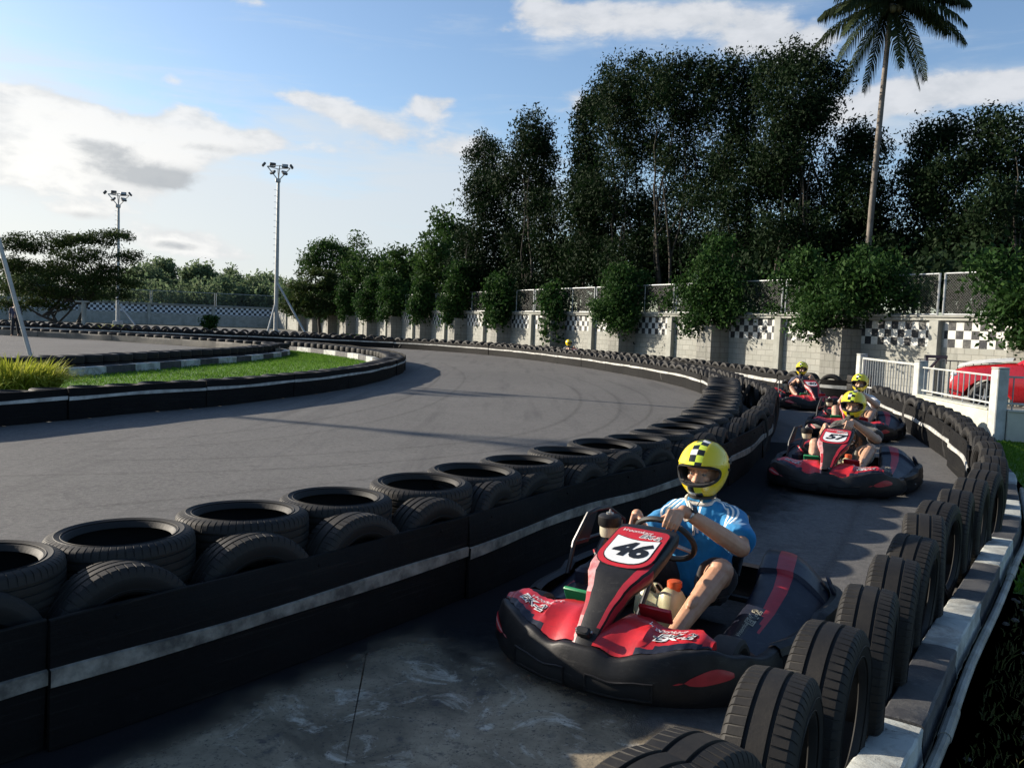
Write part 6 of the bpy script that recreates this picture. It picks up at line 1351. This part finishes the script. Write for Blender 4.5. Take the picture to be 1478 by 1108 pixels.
CUM = dirs([(150, 200, 95, 42, 1.15), (215, 235, 65, 45, 1.1), (120, 245, 70, 50, .8), (275, 185, 42, 32, 1.2), (325, 208, 60, 18, .95), (40, 150, 64, 24, 1.1), (25, 235, 60, 40, .9), (385, 198, 30, 16, .95), (618, 155, 36, 20, 1.15), (650, 145, 16, 8, .5),
            (440, 142, 45, 13, 1.0), (500, 165, 50, 14, 1.0), (560, 188, 50, 15, .95), (245, 342, 60, 18, 1.0), (280, 358, 50, 14, .8), (125, 306, 50, 12, .6), (345, 372, 40, 10, .5), (245, 115, 18, 8, .55),
            (780, 20, 60, 26, .75), (880, 28, 100, 34, .85), (1010, 25, 90, 26, .75), (1100, 55, 80, 30, .8), (1165, 70, 50, 30, .7), (1420, 120, 90, 24, .95), (1300, 140, 110, 24, .85), (1230, 165, 60, 20, .7), (835, 150, 40, 26, .8), (720, 45, 18, 8, .5), (690, 210, 60, 24, .6), (600, 215, 90, 18, .55), (470, 215, 80, 14, .5), (380, 5, 40, 8, .5),
            (-300, 200, 240, 70, .6), (1800, 140, 200, 40, .6)])
VEIL = dirs([(150, 360, 420, 110, .95), (560, 305, 330, 80, .72), (700, 250, 160, 60, .6), (60, 140, 220, 60, .35), (-400, 300, 500, 200, 1.0), (1330, 170, 300, 70, .6), (930, 45, 260, 50, .5), (480, 170, 140, 36, .35)])
DARK = dirs([(205, 252, 75, 20, .9), (250, 262, 45, 14, .7), (150, 215, 45, 12, .5), (300, 214, 60, 8, .55), (5, 160, 22, 12, .5), (130, 312, 45, 8, .55), (255, 354, 40, 7, .65), (350, 376, 30, 6, .4), (640, 272, 60, 6, .3), (1080, 70, 60, 12, .25)])
cum = bank(CUM); veil = bank(VEIL); dark = bank(DARK)
def cen(n, k): return mth(ns, ls, 'MULTIPLY', mth(ns, ls, 'SUBTRACT', n, .5), k)
def add(*a):
    r = a[0]
    for q in a[1:]: r = mth(ns, ls, 'ADD', r, q)
    return r
def sstep(x, a, b):
    n = ns.new('ShaderNodeMapRange'); n.interpolation_type = 'SMOOTHSTEP'; n.inputs[1].default_value = a; n.inputs[2].default_value = b; ls.new(x, n.inputs[0]); return n.outputs[0]
nbill = nz(ns, ls, cb.outputs[0], 26.0, 8, .58, .2)
d1 = add(cen(nlow, 1.1), cen(nfine, 1.5), cen(nbill, .8), cum)
cumf = sstep(d1, .40, .94)
cirf = mth(ns, ls, 'MULTIPLY', sstep(add(cen(ncir, 1.9), cen(nfine, .5), veil), .12, 1.15), .84)
body = sstep(add(cen(nfine, 1.6), cen(nbill, 1.2), mth(ns, ls, 'MULTIPLY', d1, .55)), .1, .95)
shade = mth(ns, ls, 'MULTIPLY', sstep(add(cen(nfine, 1.7), cen(nbill, .9), dark), .22, .95), .8)
skys = mixc(ns, ls, 1.0, sky.outputs[0], SKY_TINT, 'MULTIPLY')
glow = bank(dirs([(-250, 300, 600, 260, 1.0)]))
lit = mixc(ns, ls, mth(ns, ls, 'MINIMUM', glow, 1.0), tuple(c*CLOUD for c in (.86, .88, .92)), tuple(c*CLOUD*1.25 for c in (1.0, .985, .94)))
puff = mixc(ns, ls, body, mixc(ns, ls, .40, lit, tuple(c*CLOUD*.66 for c in (.80, .87, .96))), lit); ccol = mixc(ns, ls, shade, puff, tuple(c*CLOUD*.56 for c in (.84, .90, .97)))
veilc = mixc(ns, ls, mth(ns, ls, 'MINIMUM', glow, 1.0), tuple(c*CLOUD for c in (.74, .82, .90)), tuple(c*CLOUD for c in (.98, .985, .97))); out = mixc(ns, ls, cirf, skys, veilc); out = mixc(ns, ls, mth(ns, ls, 'MULTIPLY', cumf, .92), out, ccol)
ls.new(out, bg.inputs['Color']); bg.inputs['Strength'].default_value = SKY_STR
sun = bpy.data.lights.new('sun', 'SUN'); sun.energy = SUN_STR; sun.angle = R(.55); sun.color = (1.0, .89, .74)
so = bpy.data.objects.new('sun', sun); COL.objects.link(so)
to = Vector((math.sin(SUN_AZ)*math.cos(SUN_EL), math.cos(SUN_AZ)*math.cos(SUN_EL), math.sin(SUN_EL))); so.rotation_euler = to.to_track_quat('Z', 'Y').to_euler(); so.location = to*60
cam = bpy.data.cameras.new('camera'); cam.sensor_fit = 'HORIZONTAL'; cam.sensor_width = 36; cam.lens = 36*FPX/1478; cam.clip_end = 4000; cam.clip_start = .05
co = bpy.data.objects.new('camera', cam); COL.objects.link(co)
co.matrix_world = Matrix(((_RI.x, _UI.x, -_F.x, 0), (_RI.y, _UI.y, -_F.y, 0), (_RI.z, _UI.z, -_F.z, CAM_H), (0, 0, 0, 1)))
SC.camera = co
vs = SC.view_settings; vs.view_transform = 'Standard'; vs.look = 'None'; vs.gamma = 1; vs.exposure = EXPO
SC.render.engine = 'CYCLES'; SC.cycles.max_bounces = 6; SC.cycles.transparent_max_bounces = 24; SC.cycles.use_denoising = True
